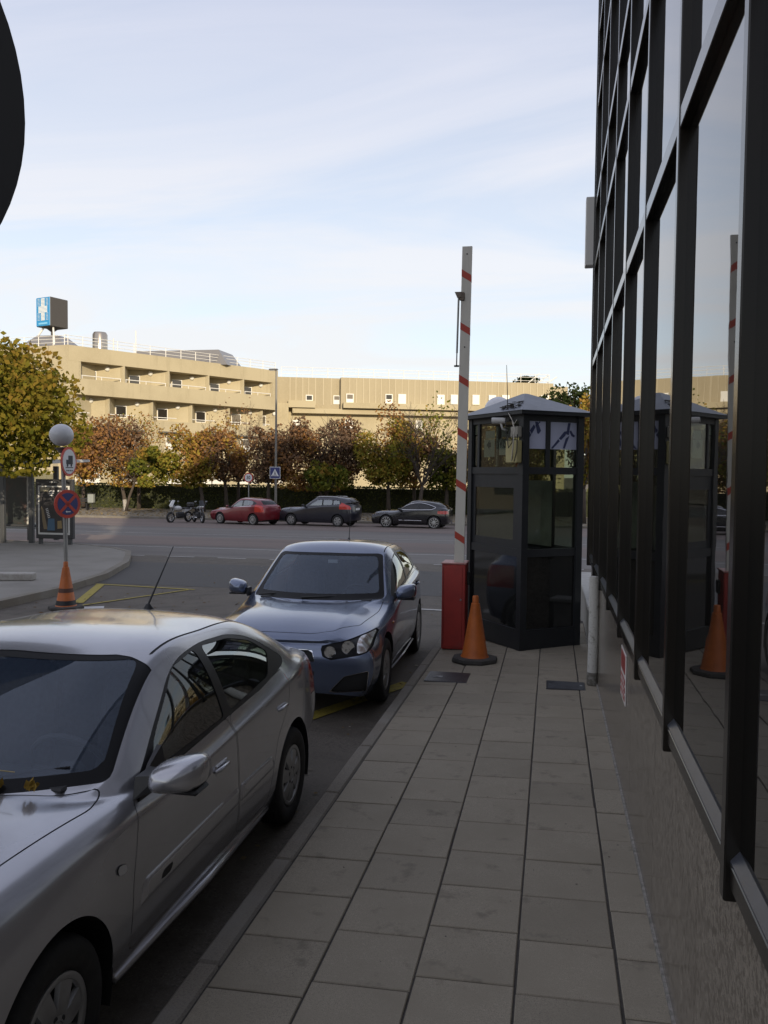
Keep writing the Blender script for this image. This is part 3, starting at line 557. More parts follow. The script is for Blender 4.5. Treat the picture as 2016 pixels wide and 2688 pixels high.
# ================================================================== cars: a smooth body skin cut into panels, panes and lamps
class Surf:
    def __init__(s, V, N, T): s.V, s.N, s.T = V, N, T
    def cut(s, Fv):
        """split along F = 0 -> (inside F < 0, outside)"""
        V, N, T = s.V, s.N, s.T; neg = Fv < 0; cnt = neg[T].sum(1); mixed = T[(cnt == 1) | (cnt == 2)]
        ins, out = [T[cnt == 3]], [T[cnt == 0]]
        if len(mixed):
            nm = neg[mixed]; lone_neg = nm.sum(1) == 1
            lone = np.where(lone_neg, nm.argmax(1), (~nm).argmax(1)); ar = np.arange(len(mixed))
            a, b, c = mixed[ar, lone], mixed[ar, (lone+1) % 3], mixed[ar, (lone+2) % 3]
            ed = np.sort(np.concatenate([np.stack([a, b], 1), np.stack([a, c], 1)]), 1); u, inv = np.unique(ed, axis=0, return_inverse=True); inv = inv.reshape(-1)
            fa, fb = Fv[u[:, 0]], Fv[u[:, 1]]; t = np.clip(fa/(fa-fb), .0, 1.)[:, None]
            nv = V[u[:, 0]]*(1-t)+V[u[:, 1]]*t; nn = N[u[:, 0]]*(1-t)+N[u[:, 1]]*t; nn /= np.linalg.norm(nn, axis=1)[:, None]+1e-12
            o = len(V); V = np.vstack([V, nv]); N = np.vstack([N, nn]); iab, iac = inv[:len(mixed)]+o, inv[len(mixed):]+o
            lt = np.stack([a, iab, iac], 1); q1 = np.stack([iab, b, c], 1); q2 = np.stack([iab, c, iac], 1)
            ins += [lt[lone_neg], q1[~lone_neg], q2[~lone_neg]]; out += [lt[~lone_neg], q1[lone_neg], q2[lone_neg]]
        return Surf(V, N, np.concatenate(ins)).compact(), Surf(V, N, np.concatenate(out)).compact()
    def compact(s):
        u, inv = np.unique(s.T.reshape(-1), return_inverse=True); return Surf(s.V[u], s.N[u], inv.reshape(-1, 3))
    def push(s, d): return Surf(s.V+s.N*d, s.N, s.T)
    def join(s, o): return Surf(np.vstack([s.V, o.V]), np.vstack([s.N, o.N]), np.concatenate([s.T, o.T+len(s.V)]))
    def sides(s):
        a, b = s.cut(s.V[:, 1]-.0); return [q for q in (b, a) if len(q.T)]
    def build(s, name, m, parent):
        if not len(s.T): return None
        me = bpy.data.meshes.new(name); me.from_pydata(s.V.tolist(), [], s.T.tolist()); me.materials.append(m)
        me.polygons.foreach_set('use_smooth', [True]*len(me.polygons)); (None if getattr(s, 'own', False) else me.normals_split_custom_set_from_vertices(s.N.tolist())); return link(name, me, parent)
def sdf(P, poly):
    p = np.asarray(poly, float); q = np.roll(p, -1, 0); d = np.full(len(P), 1e9); ins = np.zeros(len(P), bool)
    for (ax, ay), (bx_, by) in zip(p, q):
        ex, ey = bx_-ax, by-ay; wx, wy = P[:, 0]-ax, P[:, 1]-ay; t = np.clip((wx*ex+wy*ey)/(ex*ex+ey*ey+1e-12), 0, 1)
        d = np.minimum(d, np.hypot(wx-ex*t, wy-ey*t))
        c1, c2 = P[:, 1] >= ay, P[:, 1] >= by
        with np.errstate(divide='ignore', invalid='ignore'): xi = ax+(P[:, 1]-ay)/(by-ay)*ex
        ins ^= (c1 != c2) & (P[:, 0] < xi)
    return np.where(ins, -d, d)
def fil(pts, r):
    out = []; n = len(pts)
    for i in range(n):
        a, b, c = (np.array(pts[(i+k_) % n], float) for k_ in (-1, 0, 1)); rr = r[i] if isinstance(r, (list, tuple)) else r
        u, v = a-b, c-b; lu, lv = np.linalg.norm(u), np.linalg.norm(v); d = min(rr, lu*.45, lv*.45); p0, p2 = b+u/lu*d, b+v/lv*d
        for t in (0, .2, .4, .6, .8, 1): out.append(tuple((1-t)**2*p0+2*t*(1-t)*b+t*t*p2))
    return out
def skin(rows, lvl, crease):
    """rows[k][c] = (x, y, z) of the left half, bottom to centre line; returns a dense smooth Surf"""
    K, Cn = len(rows), len(rows[0]); vs, idx = [], {}
    for k_ in range(K):
        for c in range(Cn):
            x, y, z = rows[k_][c]
            for s_ in (1, -1):
                if k_ == K-1 and s_ == -1: idx[k_, c, -1] = idx[k_, c, 1]; continue
                idx[k_, c, s_] = len(vs); vs.append((x, 0. if k_ == K-1 else y*s_, z))
    fs = []
    for s_ in (1, -1):
        for k_ in range(K-1):
            for c in range(Cn-1):
                f = [idx[k_, c, s_], idx[k_, c+1, s_], idx[k_+1, c+1, s_], idx[k_+1, c, s_]]; fs.append(f if s_ == -1 else f[::-1])
    for c, rev in ((0, False), (Cn-1, True)):
        for k_ in range(K-1):
            f = [idx[k_, c, 1], idx[k_, c, -1], idx[k_+1, c, -1], idx[k_+1, c, 1]]; f = list(dict.fromkeys(f)); fs.append(f[::-1] if rev else f)
    me = bpy.data.meshes.new('cage'); me.from_pydata(vs, [], fs); ob_ = bpy.data.objects.new('cage', me); COL.objects.link(ob_)
    at_ = me.attributes.new('crease_edge', 'FLOAT', 'EDGE'); ek = {tuple(sorted(e.vertices)): e.index for e in me.edges}
    for (k0, c0, k1, c1, w) in crease:
        for s_ in (1, -1):
            e = ek.get(tuple(sorted((idx[k0, c0, s_], idx[k1, c1, s_]))))
            if e is not None: at_.data[e].value = w
    md = ob_.modifiers.new('s', 'SUBSURF'); md.levels = 2; tgt = np.array(vs); cur = tgt.copy()
    for it in range(3):
        md.levels = 2; me.vertices.foreach_set('co', cur.reshape(-1)); me.update(); bpy.context.view_layer.update()
        ev = ob_.evaluated_get(bpy.context.evaluated_depsgraph_get()).data; co = np.empty(len(ev.vertices)*3); ev.vertices.foreach_get('co', co); cur = cur+.75*(tgt-co.reshape(-1, 3)[:len(vs)])
    me.vertices.foreach_set('co', cur.reshape(-1)); me.update(); md.levels = lvl; bpy.context.view_layer.update()
    ev = ob_.evaluated_get(bpy.context.evaluated_depsgraph_get()).data; ev.calc_loop_triangles()
    co = np.empty(len(ev.vertices)*3); ev.vertices.foreach_get('co', co); no_ = np.empty(len(ev.vertices)*3); ev.vertices.foreach_get('normal', no_)
    tr = np.empty(len(ev.loop_triangles)*3, np.int32); ev.loop_triangles.foreach_get('vertices', tr)
    S = Surf(co.reshape(-1, 3), no_.reshape(-1, 3), tr.reshape(-1, 3).astype(np.int64))
    bpy.data.objects.remove(ob_); bpy.data.meshes.remove(me)
    roof = S.V[S.V[:, 2].argmax()]; 
    if S.N[S.V[:, 2].argmax()][2] < 0: S = Surf(S.V, -S.N, S.T[:, ::-1])
    return S
def paint(name, col, flake=.55, rough=.30):
    m = bpy.data.materials.new(name); t = nodes_of(m); b = t.nodes['Principled BSDF']
    b.inputs['Metallic'].default_value = flake; b.inputs['Roughness'].default_value = rough; b.inputs['Coat Weight'].default_value = .9; b.inputs['Coat Roughness'].default_value = .035
    tcn = t.nodes.new('ShaderNodeTexCoord'); n = t.nodes.new('ShaderNodeTexNoise'); n.inputs['Scale'].default_value = 2.6; n.inputs['Detail'].default_value = 8; n.inputs['Roughness'].default_value = .7
    t.links.new(tcn.outputs['Object'], n.inputs['Vector'])
    mx = t.nodes.new('ShaderNodeMix'); mx.data_type = 'RGBA'; mx.inputs[6].default_value = (*col, 1); mx.inputs[7].default_value = (*(c*.86+.012 for c in col), 1)
    mr = t.nodes.new('ShaderNodeMapRange'); mr.inputs[1].default_value = .4; mr.inputs[2].default_value = .7; t.links.new(n.outputs[0], mr.inputs[0]); t.links.new(mr.outputs[0], mx.inputs[0]); t.links.new(mx.outputs[2], b.inputs['Base Color'])
    mr2 = t.nodes.new('ShaderNodeMapRange'); mr2.inputs[1].default_value = .35; mr2.inputs[2].default_value = .75; mr2.inputs[3].default_value = .03; mr2.inputs[4].default_value = .16; t.links.new(n.outputs[0], mr2.inputs[0]); t.links.new(mr2.outputs[0], b.inputs['Coat Roughness'])
    return m
M['car_glass'] = glass('car_window_glass', (.50, .52, .51), 3.1, (.95, 1, 1))
M['screen_glass'] = glass('windscreen_glass', (.55, .60, .66), 1.75, (.85, .92, 1), haze=((.16, .22, .34), .12))  # even blue diffuse share mixed into the pane
M['dark_glass'] = glass('privacy_glass', (.10, .10, .10), 1.6)
M['frit'] = mat('screen_seal_black', (.008, .008, .009), .5, spec=.2)
M['tyre'] = mat('tyre_rubber', (.017, .017, .017), .75, noise=(30, (.03, .029, .028), .5, .75))
M['hub'] = mat('hubcap_silver', (.36, .36, .36), .38, .55, noise=(8, (.27, .265, .26), .45, .7))
M['alloy'] = mat('alloy_silver', (.5, .5, .5), .3, .8)
M['chrome'] = mat('chrome', (.75, .75, .76), .12, 1.)
M['reflector'] = mat('lamp_reflector', (.62, .62, .63), .22, .85, noise=(22, (.22, .22, .23), .52, .62))
M['lamp_glass'] = glass('lamp_lens', (.92, .93, .93), 1.5)
M['amber'] = mat('amber_lens', (.40, .13, .03), .25)
M['red_lens'] = mat('red_lamp_lens', (.30, .012, .012), .12, coat=.6)
M['seat'] = mat('seat_fabric', (.075, .078, .09), .9, noise=(40, (.05, .05, .06), .4, .7))
M['dash'] = mat('dashboard_plastic', (.045, .046, .05), .65)
M['plate'] = mat('licence_plate_white', (.6, .6, .6), .4)
def wheel(parent, x, s, r, w, yc, style, rim_r):
    t = bpy.data.objects.new('wheel', None); COL.objects.link(t); t.parent = parent; t.location = (x, s*yc, r)
    o = s*w/2; f = lambda h: h*s
    rr = rim_r
    prof = [(rr-.012, f(-w*.42)), (rr+.012, f(-w*.46)), (r*.90, f(-w*.5)), (r*.97, f(-w*.43)), (r, f(-w*.30)), (r, f(w*.30)), (r*.975, f(w*.42)), (r*.93, f(w*.49)), (r*.84, f(w*.51)), (rr+.014, f(w*.47)), (rr, f(w*.42)), (rr-.004, f(w*.36))]
    MB().lathe(prof, ax='y', n=56).build('tyre', M['tyre'], t, smooth=40)
    gr = MB()
    rim = bpy.data.objects.new('rim', None); COL.objects.link(rim); rim.parent = t
    MB().lathe([(0, f(w*.10)), (rr*.97, f(w*.08))], ax='y', n=40).build('brake_disc', mat('wheel_dark', (.012, .012, .012), .7) if 'wheel_dark' not in M else M['wheel_dark'], t)
    ms = M['hub'] if style[0] == 'hub' else M['alloy']
    lip = MB().lathe([(rr-.001, f(w*.38)), (rr-.002, f(w*.455)), (rr-.010, f(w*.47)), (rr-.024, f(w*.455)), (rr-.032, f(w*.40)), (rr-.03, f(w*.30))], ax='y', n=56)
    n, wi, wo = style[1], style[2], style[3]
    sp = MB()
    for i in range(n):
        a = 2*math.pi*(i+.25)/n; ca, sa = math.cos(a), math.sin(a)
        def pt(rad, lat, h): return (rad*ca-lat*sa, f(h), rad*sa+lat*ca)
        r0, r1 = rr*.16, rr-.026
        rad = [r0, rr*.45, r1]; hw = [wi, (wi+wo)/2, wo]; hh = [w*.445, w*.475, w*.43]
        vs = []
        for q in range(3):
            vs += [pt(rad[q], -hw[q], hh[q]-.016), pt(rad[q], -hw[q]*.86, hh[q]), pt(rad[q], hw[q]*.86, hh[q]), pt(rad[q], hw[q], hh[q]-.016)]
        fs = [(q*4+j, q*4+j+1, q*4+5+j, q*4+4+j) for q in range(2) for j in range(3)]
        sp.add(vs, fs)
    ctr = MB().lathe([(rr*.34, f(w*.40)), (rr*.30, f(w*.455)), (rr*.20, f(w*.475)), (rr*.185, f(w*.46)), (rr*.12, f(w*.465)), (0, f(w*.47))], ax='y', n=40)
    lip.build('rim_ring', ms, t, smooth=40); sp.build('spokes', ms, t, smooth=25); ctr.build('hub_centre', ms, t, smooth=30)
    bolts = MB()
    for i in range(style[4]):
        a = 2*math.pi*i/style[4]+.4; bolts.lathe([(.0, f(w*.468)), (.011, f(w*.468)), (.013, f(w*.455))], (rr*.25*math.cos(a), 0, rr*.25*math.sin(a)), 'y', 10)
    if style[4]: bolts.build('wheel_bolts', M['dark'], t)
    bpy.data.objects.remove(rim)
    return t
M['wheel_dark'] = mat('wheel_dark', (.012, .012, .012), .7)
def band(S, Fv, w, mat_, name, parent, d=-.004):
    """take a thin strip |F| < w out of S as a sunk dark seam"""
    a, b = S.cut(np.abs(Fv)-w); 
    if len(a.T): a.push(d).build(name, mat_, parent)
    return b
def side(V, poly, y0): return np.maximum(sdf(V[:, [0, 2]], poly), y0-np.abs(V[:, 1]))
def front(V, poly, x0): return np.maximum(sdf(np.abs(V[:, [1]])*np.array([[1, 0]])+V[:, [2]]*np.array([[0, 1]]), poly), x0-V[:, 0])
def rear(V, poly, x0): return np.maximum(sdf(np.abs(V[:, [1]])*np.array([[1, 0]])+V[:, [2]]*np.array([[0, 1]]), poly), V[:, 0]-x0)
def topv(V, poly, z0): return np.maximum(sdf(np.abs(V[:, [1]])*np.array([[0, 1]])+V[:, [0]]*np.array([[1, 0]]), poly), z0-V[:, 2])
def rows_of(sp):
    return [[tuple(p) for p in r] for r in sp]
def car(name, loc, rz, tilt, label, sp, lvl=4, group=None):
    t = thing(name, loc, label, 'car', rz=rz, tilt=tilt, group=group)
    S = skin(sp['rows'], lvl, sp['crease']); pm = sp['paint']; dk = M['dark']
    R, xf, xr = sp['R'], sp['xf'], sp['xr']; zc_ = R+.01
    # wheel arches
    for xa in (xf, xr):
        Fv = np.maximum(np.hypot(S.V[:, 0]-xa, (S.V[:, 2]-zc_))-sp['Ra'], .45-np.abs(S.V[:, 1])); lip, S2 = S.cut(Fv); S = S2
        for s_ in (1, -1):
            b = MB(); n = 22; a0, a1 = -.35, math.pi+.35; ro = sp['Ra']+.006
            for i in range(n+1):
                a = a0+(a1-a0)*i/n; 
                for yy in (.40, sp['ya']): b.v.append((xa+ro*math.cos(a), s_*yy, zc_+ro*math.sin(a)))
            b.f = [(2*i, 2*i+1, 2*i+3, 2*i+2) for i in range(n)]; b.f.append(tuple(2*i for i in range(n+1)))
            b.build('wheel_well', M['wheel_dark'], t)
    # side windows
    inn, S = S.cut(side(S.V, fil(sp['dlo'], sp.get('dlo_r', .05)), .42))
    for pl in sp['panes']:
        p, inn = inn.cut(side(inn.V, fil(pl, .035), .42))
        for q in p.sides(): q.push(-.006).build('side_window', sp.get('sideglass', M['car_glass']), t)
    for q in inn.sides(): q.push(-.002).build('window_trim', sp.get('trim', M['black']), t)
    if sp.get('dlo_chrome'):
        ch, S = S.cut(np.maximum(np.abs(sdf(S.V[:, [0, 2]], fil(sp['dlo'], sp.get('dlo_r', .05))))-.016, .42-np.abs(S.V[:, 1])))
        for q in ch.sides(): q.push(.004).build('window_chrome', M['chrome'], t)
    # windscreen and rear window
    w, S = S.cut(front(S.V, fil(sp['ws'], .03), sp['ws_x']))
    g, fr = w.cut(front(w.V, fil(sp['ws_in'], .045), -9)); fr.push(-.002).build('windscreen_frit', M['frit'], t); g.push(-.004).build('windscreen', M['screen_glass'], t)
    w, S = S.cut(rear(S.V, fil(sp['rw'], .06), sp['rw_x'])); w.push(-.004).build('rear_window', M['dark_glass'], t)
    # lamps
    for nm, pr, poly, lim, mt, *fn in sp['lamps']:
        Fv = {'front': front, 'rear': rear, 'side': side, 'top': topv}[pr](S.V, fil(poly, .02), lim); a, S = S.cut(Fv)
        for q in a.sides():
            if mt is None:
                k_ = np.clip(-sdf(q.V[:, [0, 2]], fil(poly, .02))/.014, 0, 1); k_ = k_*k_*(3-2*k_); q = Surf(q.V+q.N*(fn[0]*k_)[:, None], q.N, q.T); q.own = True
                o = q.build(nm, pm, t); continue
            o = q.push(fn[0] if fn else -.003).build(nm, mt, t)
    # dark openings
    for nm, pr, poly, lim, mt, dep, sides_ in sp['holes']:
        Fv = {'front': front, 'rear': rear, 'side': side, 'top': topv}[pr](S.V, fil(poly, .02), lim); a, S = S.cut(Fv)
        rim, a = a.cut(-(sdf(a.V[:, [1, 2]]*np.array([[1, 1]]) if False else np.stack([np.abs(a.V[:, 1]), a.V[:, 2]], 1), fil(poly, .02))+.004)) if pr == 'front' else (None, a)
        for q in (a.sides() if sides_ else [a]): q.push(dep).build(nm, mt, t)
        if rim is not None and len(rim.T): rim.push(-.002).build(nm+'_edge', sp.get('hole_edge', M['black']), t)
    # bonnet, doors
    if sp.get('hood'):
        a, S = S.cut(topv(S.V, fil(sp['hood'], .04), sp['hood_z'])); F2 = topv(a.V, fil(sp['hood'], .04), sp['hood_z'])
        sm, a = a.cut(-(F2+.006)); sm.push(-.008).build('bonnet_seam', dk, t); a.build('bonnet', pm, t)
    for dpoly in sp['doors']:
        pl = fil(dpoly, .05); a, S = S.cut(side(S.V, pl, .5)); sm, a = a.cut(-(side(a.V, pl, .5)+.0045))
        sm.push(-.006).build('door_seam', dk, t)
        for q in a.sides(): q.build('door', pm, t)
    for line, w_ in sp.get('seams', []):
        Fv = side(S.V, line, .2); S = band(S, Fv, w_, dk, 'panel_seam', t) if False else S
    S.build('body', pm, t)
    # underbody, interior
    hw = sp['hw']
    MB().box(((xf+xr)/2, 0, .27), (xf-xr+.9, 2*hw-.34, .14)).build('underbody', M['wheel_dark'], t)
    cb_ = sp['cab']      # floor z, dash x, seat x front, seat x rear, seat back top
    if lvl >= 4:
        MB().box((cb_['dash'], 0, cb_['dz']-.10), (.46, 2*hw-.30, .22), bev=.07).build('dashboard', M['dash'], t)
        MB().box(((cb_['dash']+xr)/2, 0, .42), (cb_['dash']-xr, 2*hw-.34, .10)).build('cabin_floor', M['dash'], t)
        for sx, rowx in ((1, cb_['sf']), (-1, cb_['sf'])):
            y = sx*.36; b = MB().box((rowx+.22, y, .58), (.50, .48, .16), bev=.05).box((rowx-.10, y, .86), (.16, .46, .60), bev=.06, m=Matrix.Rotation(-.22, 3, 'Y')); b.build('seat', M['seat'], t)
            MB().box((rowx-.19, y, cb_['hz']), (.09, .26, .16), bev=.04).build('headrest', M['seat'], t)
        MB().box((cb_['sr'], 0, .86), (.18, 2*hw-.42, .62), bev=.06, m=Matrix.Rotation(-.25, 3, 'Y')).build('rear_seat', M['seat'], t)
        for sx in (-1, 1): MB().box((cb_['sr']-.08, sx*.36, cb_['hz']-.02), (.08, .25, .14), bev=.035).build('headrest', M['seat'], t)
        sw = MB(); pts = [(cb_['dash']-.28+.09*math.sin(a), .36+.185*math.cos(a), cb_['dz']-.02+.165*math.sin(a)) for a in (2*math.pi*i/28 for i in range(29))]
        sw.tube(pts, .014, 8, False); sw.tube([(cb_['dash']-.28, .18, cb_['dz']-.03), (cb_['dash']-.27, .36, cb_['dz']-.04), (cb_['dash']-.28, .54, cb_['dz']-.03)], .014, 8); sw.box((cb_['dash']-.28, .36, cb_['dz']-.04), (.05, .12, .10), bev=.02)
        sw.build('steering_wheel', M['dash'], t, smooth=40)
    for xa in (xf, xr):
        for s_ in (1, -1): wheel(t, xa, s_, R, sp['tw'], sp['ty'], sp['wheel'], sp['rim'])
    return t
def crs(items): return items
def mirror(t, x, y, z, pm, L=.17, Hh=.115, D=.12, arm=.10, col2=None):
    for s_ in (1, -1):
        b = MB(); n = 20; rings = [(-.055, .84, .80), (-.046, .97, .96), (-.01, 1, 1), (.035, .96, .95), (.072, .84, .80), (.094, .56, .50), (.102, .06, .06)]
        vs = []
        for dx, a_, c_ in rings:
            for j in range(n):
                an = 2*math.pi*j/n; cy_ = math.copysign(abs(math.cos(an))**.62, math.cos(an)); sy_ = math.copysign(abs(math.sin(an))**.62, math.sin(an))
                lat = cy_*L/2*a_; ver = sy_*Hh/2*c_*(1+.12*cy_*s_*1)
                vs.append((x+dx*D/.12-.06*(lat*s_/L), s_*(y+arm+L/2)+lat, z+ver+.02*(lat*s_/L)))
        fs = [(i*n+j, i*n+(j+1) % n, (i+1)*n+(j+1) % n, (i+1)*n+j) for i in range(len(rings)-1) for j in range(n)]+[tuple(range((len(rings)-1)*n, len(rings)*n))]
        o = b.add(vs, fs).build('door_mirror', pm, t, smooth=60)
        MB().add(vs[:n], [tuple(range(n))]).build('mirror_glass', M['chrome'], o)
        MB().box((x-.015, s_*(y+arm+L/2), z-Hh/2+.004), (D*.9, L*.92, .022), bev=.01).build('mirror_base', M['black'], o)
        MB().hexa([(x-.09, s_*(y-.02), z-.10), (x+.07, s_*(y-.02), z-.10), (x+.03, s_*(y+arm+.02), z-.055), (x-.045, s_*(y+arm+.02), z-.055), (x-.08, s_*(y-.02), z-.01), (x+.05, s_*(y-.02), z-.01), (x+.03, s_*(y+arm+.02), z-.005), (x-.045, s_*(y+arm+.02), z-.005)]).build('mirror_arm', M['black'] if col2 is None else col2, o)
def handle(t, x, y, z, pm, L=.17, flat=False):
    for s_ in (1, -1):
        MB().box((x, s_*(y-.004), z), (L*.9, .012, .055), bev=.006).build('handle_recess', M['wheel_dark'] if not flat else pm, t)
        MB().tube([(x-L/2, s_*y, z), (x-L*.35, s_*(y+.014), z+.003), (x+L*.3, s_*(y+.015), z+.003), (x+L/2, s_*y, z)], [.008, .011, .012, .008], 10).build('door_handle', pm, t, smooth=True)
def wiper(t, pts, name='wiper'):
    MB().tube(pts, [.010]+[.008]*(len(pts)-2)+[.005], 8).build(name, M['dark'], t, smooth=True)

def hatch_rows(P):
    """cage of a hatchback from a handful of measurements; all x from mid-wheelbase, forward positive"""
    N, T_, W_, Hh = P['nose'], P['tail'], P['hw'], P['h']
    xl = [N-.04, N-.15, N-.45, P['xf'], P['xf']-.42, .50, .05, -.35, -.92, P['xr']-.18, T_+.19, T_+.02]
    Y0 = [.50, .79, .89, .92, .92, .92, .92, .92, .92, .905, .82, .58]; Y1 = [.57, .85, .955, .98, .98, .972, .972, .972, .98, .965, .87, .63]
    Y2 = [.64, .88, .972, 1., .998, .994, .994, .994, .998, .99, .91, .68]; Y3 = [.61, .85, .965, 1., .998, .994, .994, .994, .998, .988, .905, .68]
    Y4 = [.56, .80, .92, .965, .976, .982, .982, .982, .982, .965, .87, .645]; Y5 = [.50, .735, .85, .89, .912, .93, .936, .936, .93, .905, .78, .56]
    zs = P['zs']        # per row heights over the columns
    R_ = []
    for Yk, zk, dx in ((Y0, zs[0], 0), (Y1, zs[1], .02), (Y2, zs[2], .03), (Y3, zs[3], .03), (Y4, zs[4], .01), (Y5, zs[5], 0)):
        R_.append([(x+(dx if i == 0 else -dx if i == 11 else 0), y*W_, z) for i, (x, y, z) in enumerate(zip(xl, Yk, zk))])
    return R_
# ------------------------------------------------------------------ silver hatchback (near)
def spec_silver():
    P = dict(nose=2.12, tail=-2.05, hw=.85, h=1.40, xf=1.27, xr=-1.27)
    P['zs'] = [[.20, .19, .20, .20, .19, .18, .18, .18, .18, .20, .26, .30], [.30, .30, .31, .31, .31, .31, .31, .31, .31, .32, .36, .40], [.46, .47, .48, .48, .48, .48, .48, .48, .49, .50, .52, .53],
               [.58, .60, .64, .66, .665, .67, .68, .69, .70, .71, .70, .68], [.645, .695, .76, .80, .808, .80, .815, .84, .875, .915, .895, .85], [.69, .75, .822, .864, .876, .868, .885, .907, .943, .98, .965, .92]]
    R_ = hatch_rows(P)
    R_.append([(2.065, .36, .705), (1.955, .505, .765), (1.66, .605, .845), (1.28, .64, .893), (.93, .665, .910), (.63, .772, .905), (.08, .725, 1.115), (-.35, .715, 1.14), (-.98, .70, 1.15), (-1.52, .70, 1.04), (-1.88, .555, .985), (-2.03, .40, .93)])
    R_.append([(2.08, .28, .71), (1.98, .40, .775), (1.69, .475, .858), (1.32, .505, .906), (1.0, .54, .922), (.725, .705, .938), (.17, .600, 1.295), (-.38, .592, 1.318), (-1.0, .575, 1.285), (-1.58, .61, 1.07), (-1.90, .46, .998), (-2.05, .31, .935)])
    R_.append([(2.09, .20, .712), (2.0, .28, .78), (1.72, .33, .867), (1.37, .355, .916), (1.08, .38, .932), (.88, .49, .942), (.235, .45, 1.332), (-.38, .44, 1.358), (-1.02, .42, 1.320), (-1.63, .44, 1.075), (-1.92, .33, 1.002), (-2.06, .22, .938)])
    R_.append([(2.10, .10, .715), (2.012, .14, .785), (1.745, .16, .872), (1.40, .18, .921), (1.14, .19, .937), (.985, .25, .944), (.255, .22, 1.350), (-.38, .22, 1.372), (-1.03, .20, 1.335), (-1.665, .22, 1.078), (-1.93, .17, 1.004), (-2.065, .11, .94)])
    R_.append([(2.10, 0, .715), (2.015, 0, .786), (1.75, 0, .873), (1.41, 0, .922), (1.15, 0, .938), (1.02, 0, .944), (.26, 0, 1.354), (-.38, 0, 1.376), (-1.03, 0, 1.338), (-1.675, 0, 1.078), (-1.935, 0, 1.004), (-2.065, 0, .94)])
    cr_ = [(7, 5, 8, 5, .75), (8, 5, 9, 5, .75), (9, 5, 10, 5, .75)]+[(7, c, 7, c+1, .45) for c in range(5, 9)]+[(4, c, 4, c+1, .38) for c in range(1, 10)]+[(7, c, 7, c+1, .25) for c in range(1, 5)]
    lim = 1.9
    return dict(rows=R_, crease=cr_, paint=paint('silver_grey_paint', (.46, .46, .485), .66, .25), R=.295, Ra=.345, ya=.835, xf=1.27, xr=-1.27, hw=.85, ty=.745, tw=.185, rim=.185,
        wheel=('hub', 7, .030, .046, 6),
        dlo=[(.66, .872), (.40, 1.055), (.06, 1.262), (-.28, 1.296), (-.70, 1.272), (-.95, 1.215), (-1.30, 1.035), (-1.24, .995), (-.8, .945)], dlo_r=[.05, .1, .16, .2, .2, .2, .03, .05, .05],
        panes=[[(.56, .905), (.37, 1.050), (.06, 1.242), (-.225, 1.277), (-.265, .930)], [(-.355, .940), (-.315, 1.277), (-.67, 1.254), (-.92, 1.20), (-1.10, 1.105), (-.96, .985)]],
        ws=[(-.655, .955), (.655, .955), (.70, .957), (.585, 1.338), (-.585, 1.338)] if False else [(-.1, .940), (.712, .935), (.605, 1.322), (-.1, 1.338)], ws_x=.2,
        ws_in=[(-.1, .975), (.668, .975), (.560, 1.308), (-.1, 1.318)],
        rw=[(-.1, 1.085), (.56, 1.085), (.50, 1.30), (-.1, 1.30)], rw_x=-1.08,
        lamps=[('headlight', 'front', [(.42, .63), (.73, .65), (.76, .76), (.46, .735)], 1.5, M['lamp_glass']), ('tail_light', 'rear', [(.50, .70), (.90, .66), (.90, .93), (.60, .93)], -1.78, M['red_lens']),
               ('side_repeater', 'side', [(.85, .645), (.915, .655), (.915, .69), (.85, .68)], .6, mat('clear_repeater', (.55, .54, .53), .2), .006),
               ('roof_seam', 'top', [(.15, .572), (-.45, .566), (-.98, .545), (-.98, .556), (-.45, .577), (.15, .583)], 1.15, M['dark'], -.004), ('trim_badge', 'side', [(.575, .485), (.475, .486), (.460, .520), (.56, .519)], .6, M['dark'], .009), ('rub_strip', 'side', [(.735, .45), (-.325, .465), (-.325, .56), (.70, .55)], .6, None, .011), ('rub_strip', 'side', [(-.345, .465), (-.87, .475), (-.84, .56), (-.345, .56)], .6, None, .011)],
        holes=[('lower_grille', 'front', [(-.1, .29), (.40, .29), (.44, .41), (-.1, .41)], 1.8, M['wheel_dark'], -.03, False), ('upper_grille', 'front', [(-.1, .60), (.34, .60), (.36, .67), (-.1, .67)], 1.85, M['wheel_dark'], -.02, False)],
        hood=[(2.03, -.1), (2.02, .38), (1.66, .655), (.90, .735), (.76, .70), (.88, .56), (1.03, .2), (1.045, -.1)], hood_z=.68,
        doors=[[(.80, .30), (.79, .60), (.71, .865), (-.295, .925), (-.335, .29)], [(-.345, .29), (-.305, .925), (-1.20, .985), (-1.17, .80), (-.93, .62), (-.80, .29)]],
        cab=dict(dash=.70, dz=.88, sf=-.12, sr=-.95, hz=1.18))
SIL = (-2.395, 3.68)
sp = spec_silver()
TILT = -.0137
silver = car('parked_car', (SIL[0], SIL[1], gz(SIL[1])), -math.pi/2, TILT, 'silver grey hatchback with autumn leaves on its cowl', sp)
mirror(silver, .63, .815, .955, sp['paint'], L=.20, Hh=.128, D=.14, arm=.05, col2=M['black'])
for s_ in (1, -1): MB().hexa([(.68, s_*.795, .845), (.43, s_*.80, .85), (.43, s_*.822, .85), (.68, s_*.812, .845), (.54, s_*.775, .95), (.44, s_*.768, 1.0), (.44, s_*.79, 1.0), (.54, s_*.79, .95)]).build('mirror_triangle', M['black'], silver)
handle(silver, -.09, .845, .735, sp['paint'], .16, True); handle(silver, -1.03, .842, .785, sp['paint'], .16, True)
for s_ in (1, -1):
    MB().tube([(.86, s_*.80, .235), (0, s_*.815, .225), (-.86, s_*.80, .235)], .022, 8).build('sill_edge', sp['paint'], silver, smooth=True)
MB().box((.80, 0, .930), (.12, 1.18, .02), bev=.008).build('cowl_panel', M['dark'], silver)
wiper(silver, [(.93, -.45, .958), (.86, -.1, .985), (.80, .20, 1.0)]); wiper(silver, [(.95, .02, .958), (.88, .30, .972), (.76, .56, .99)])
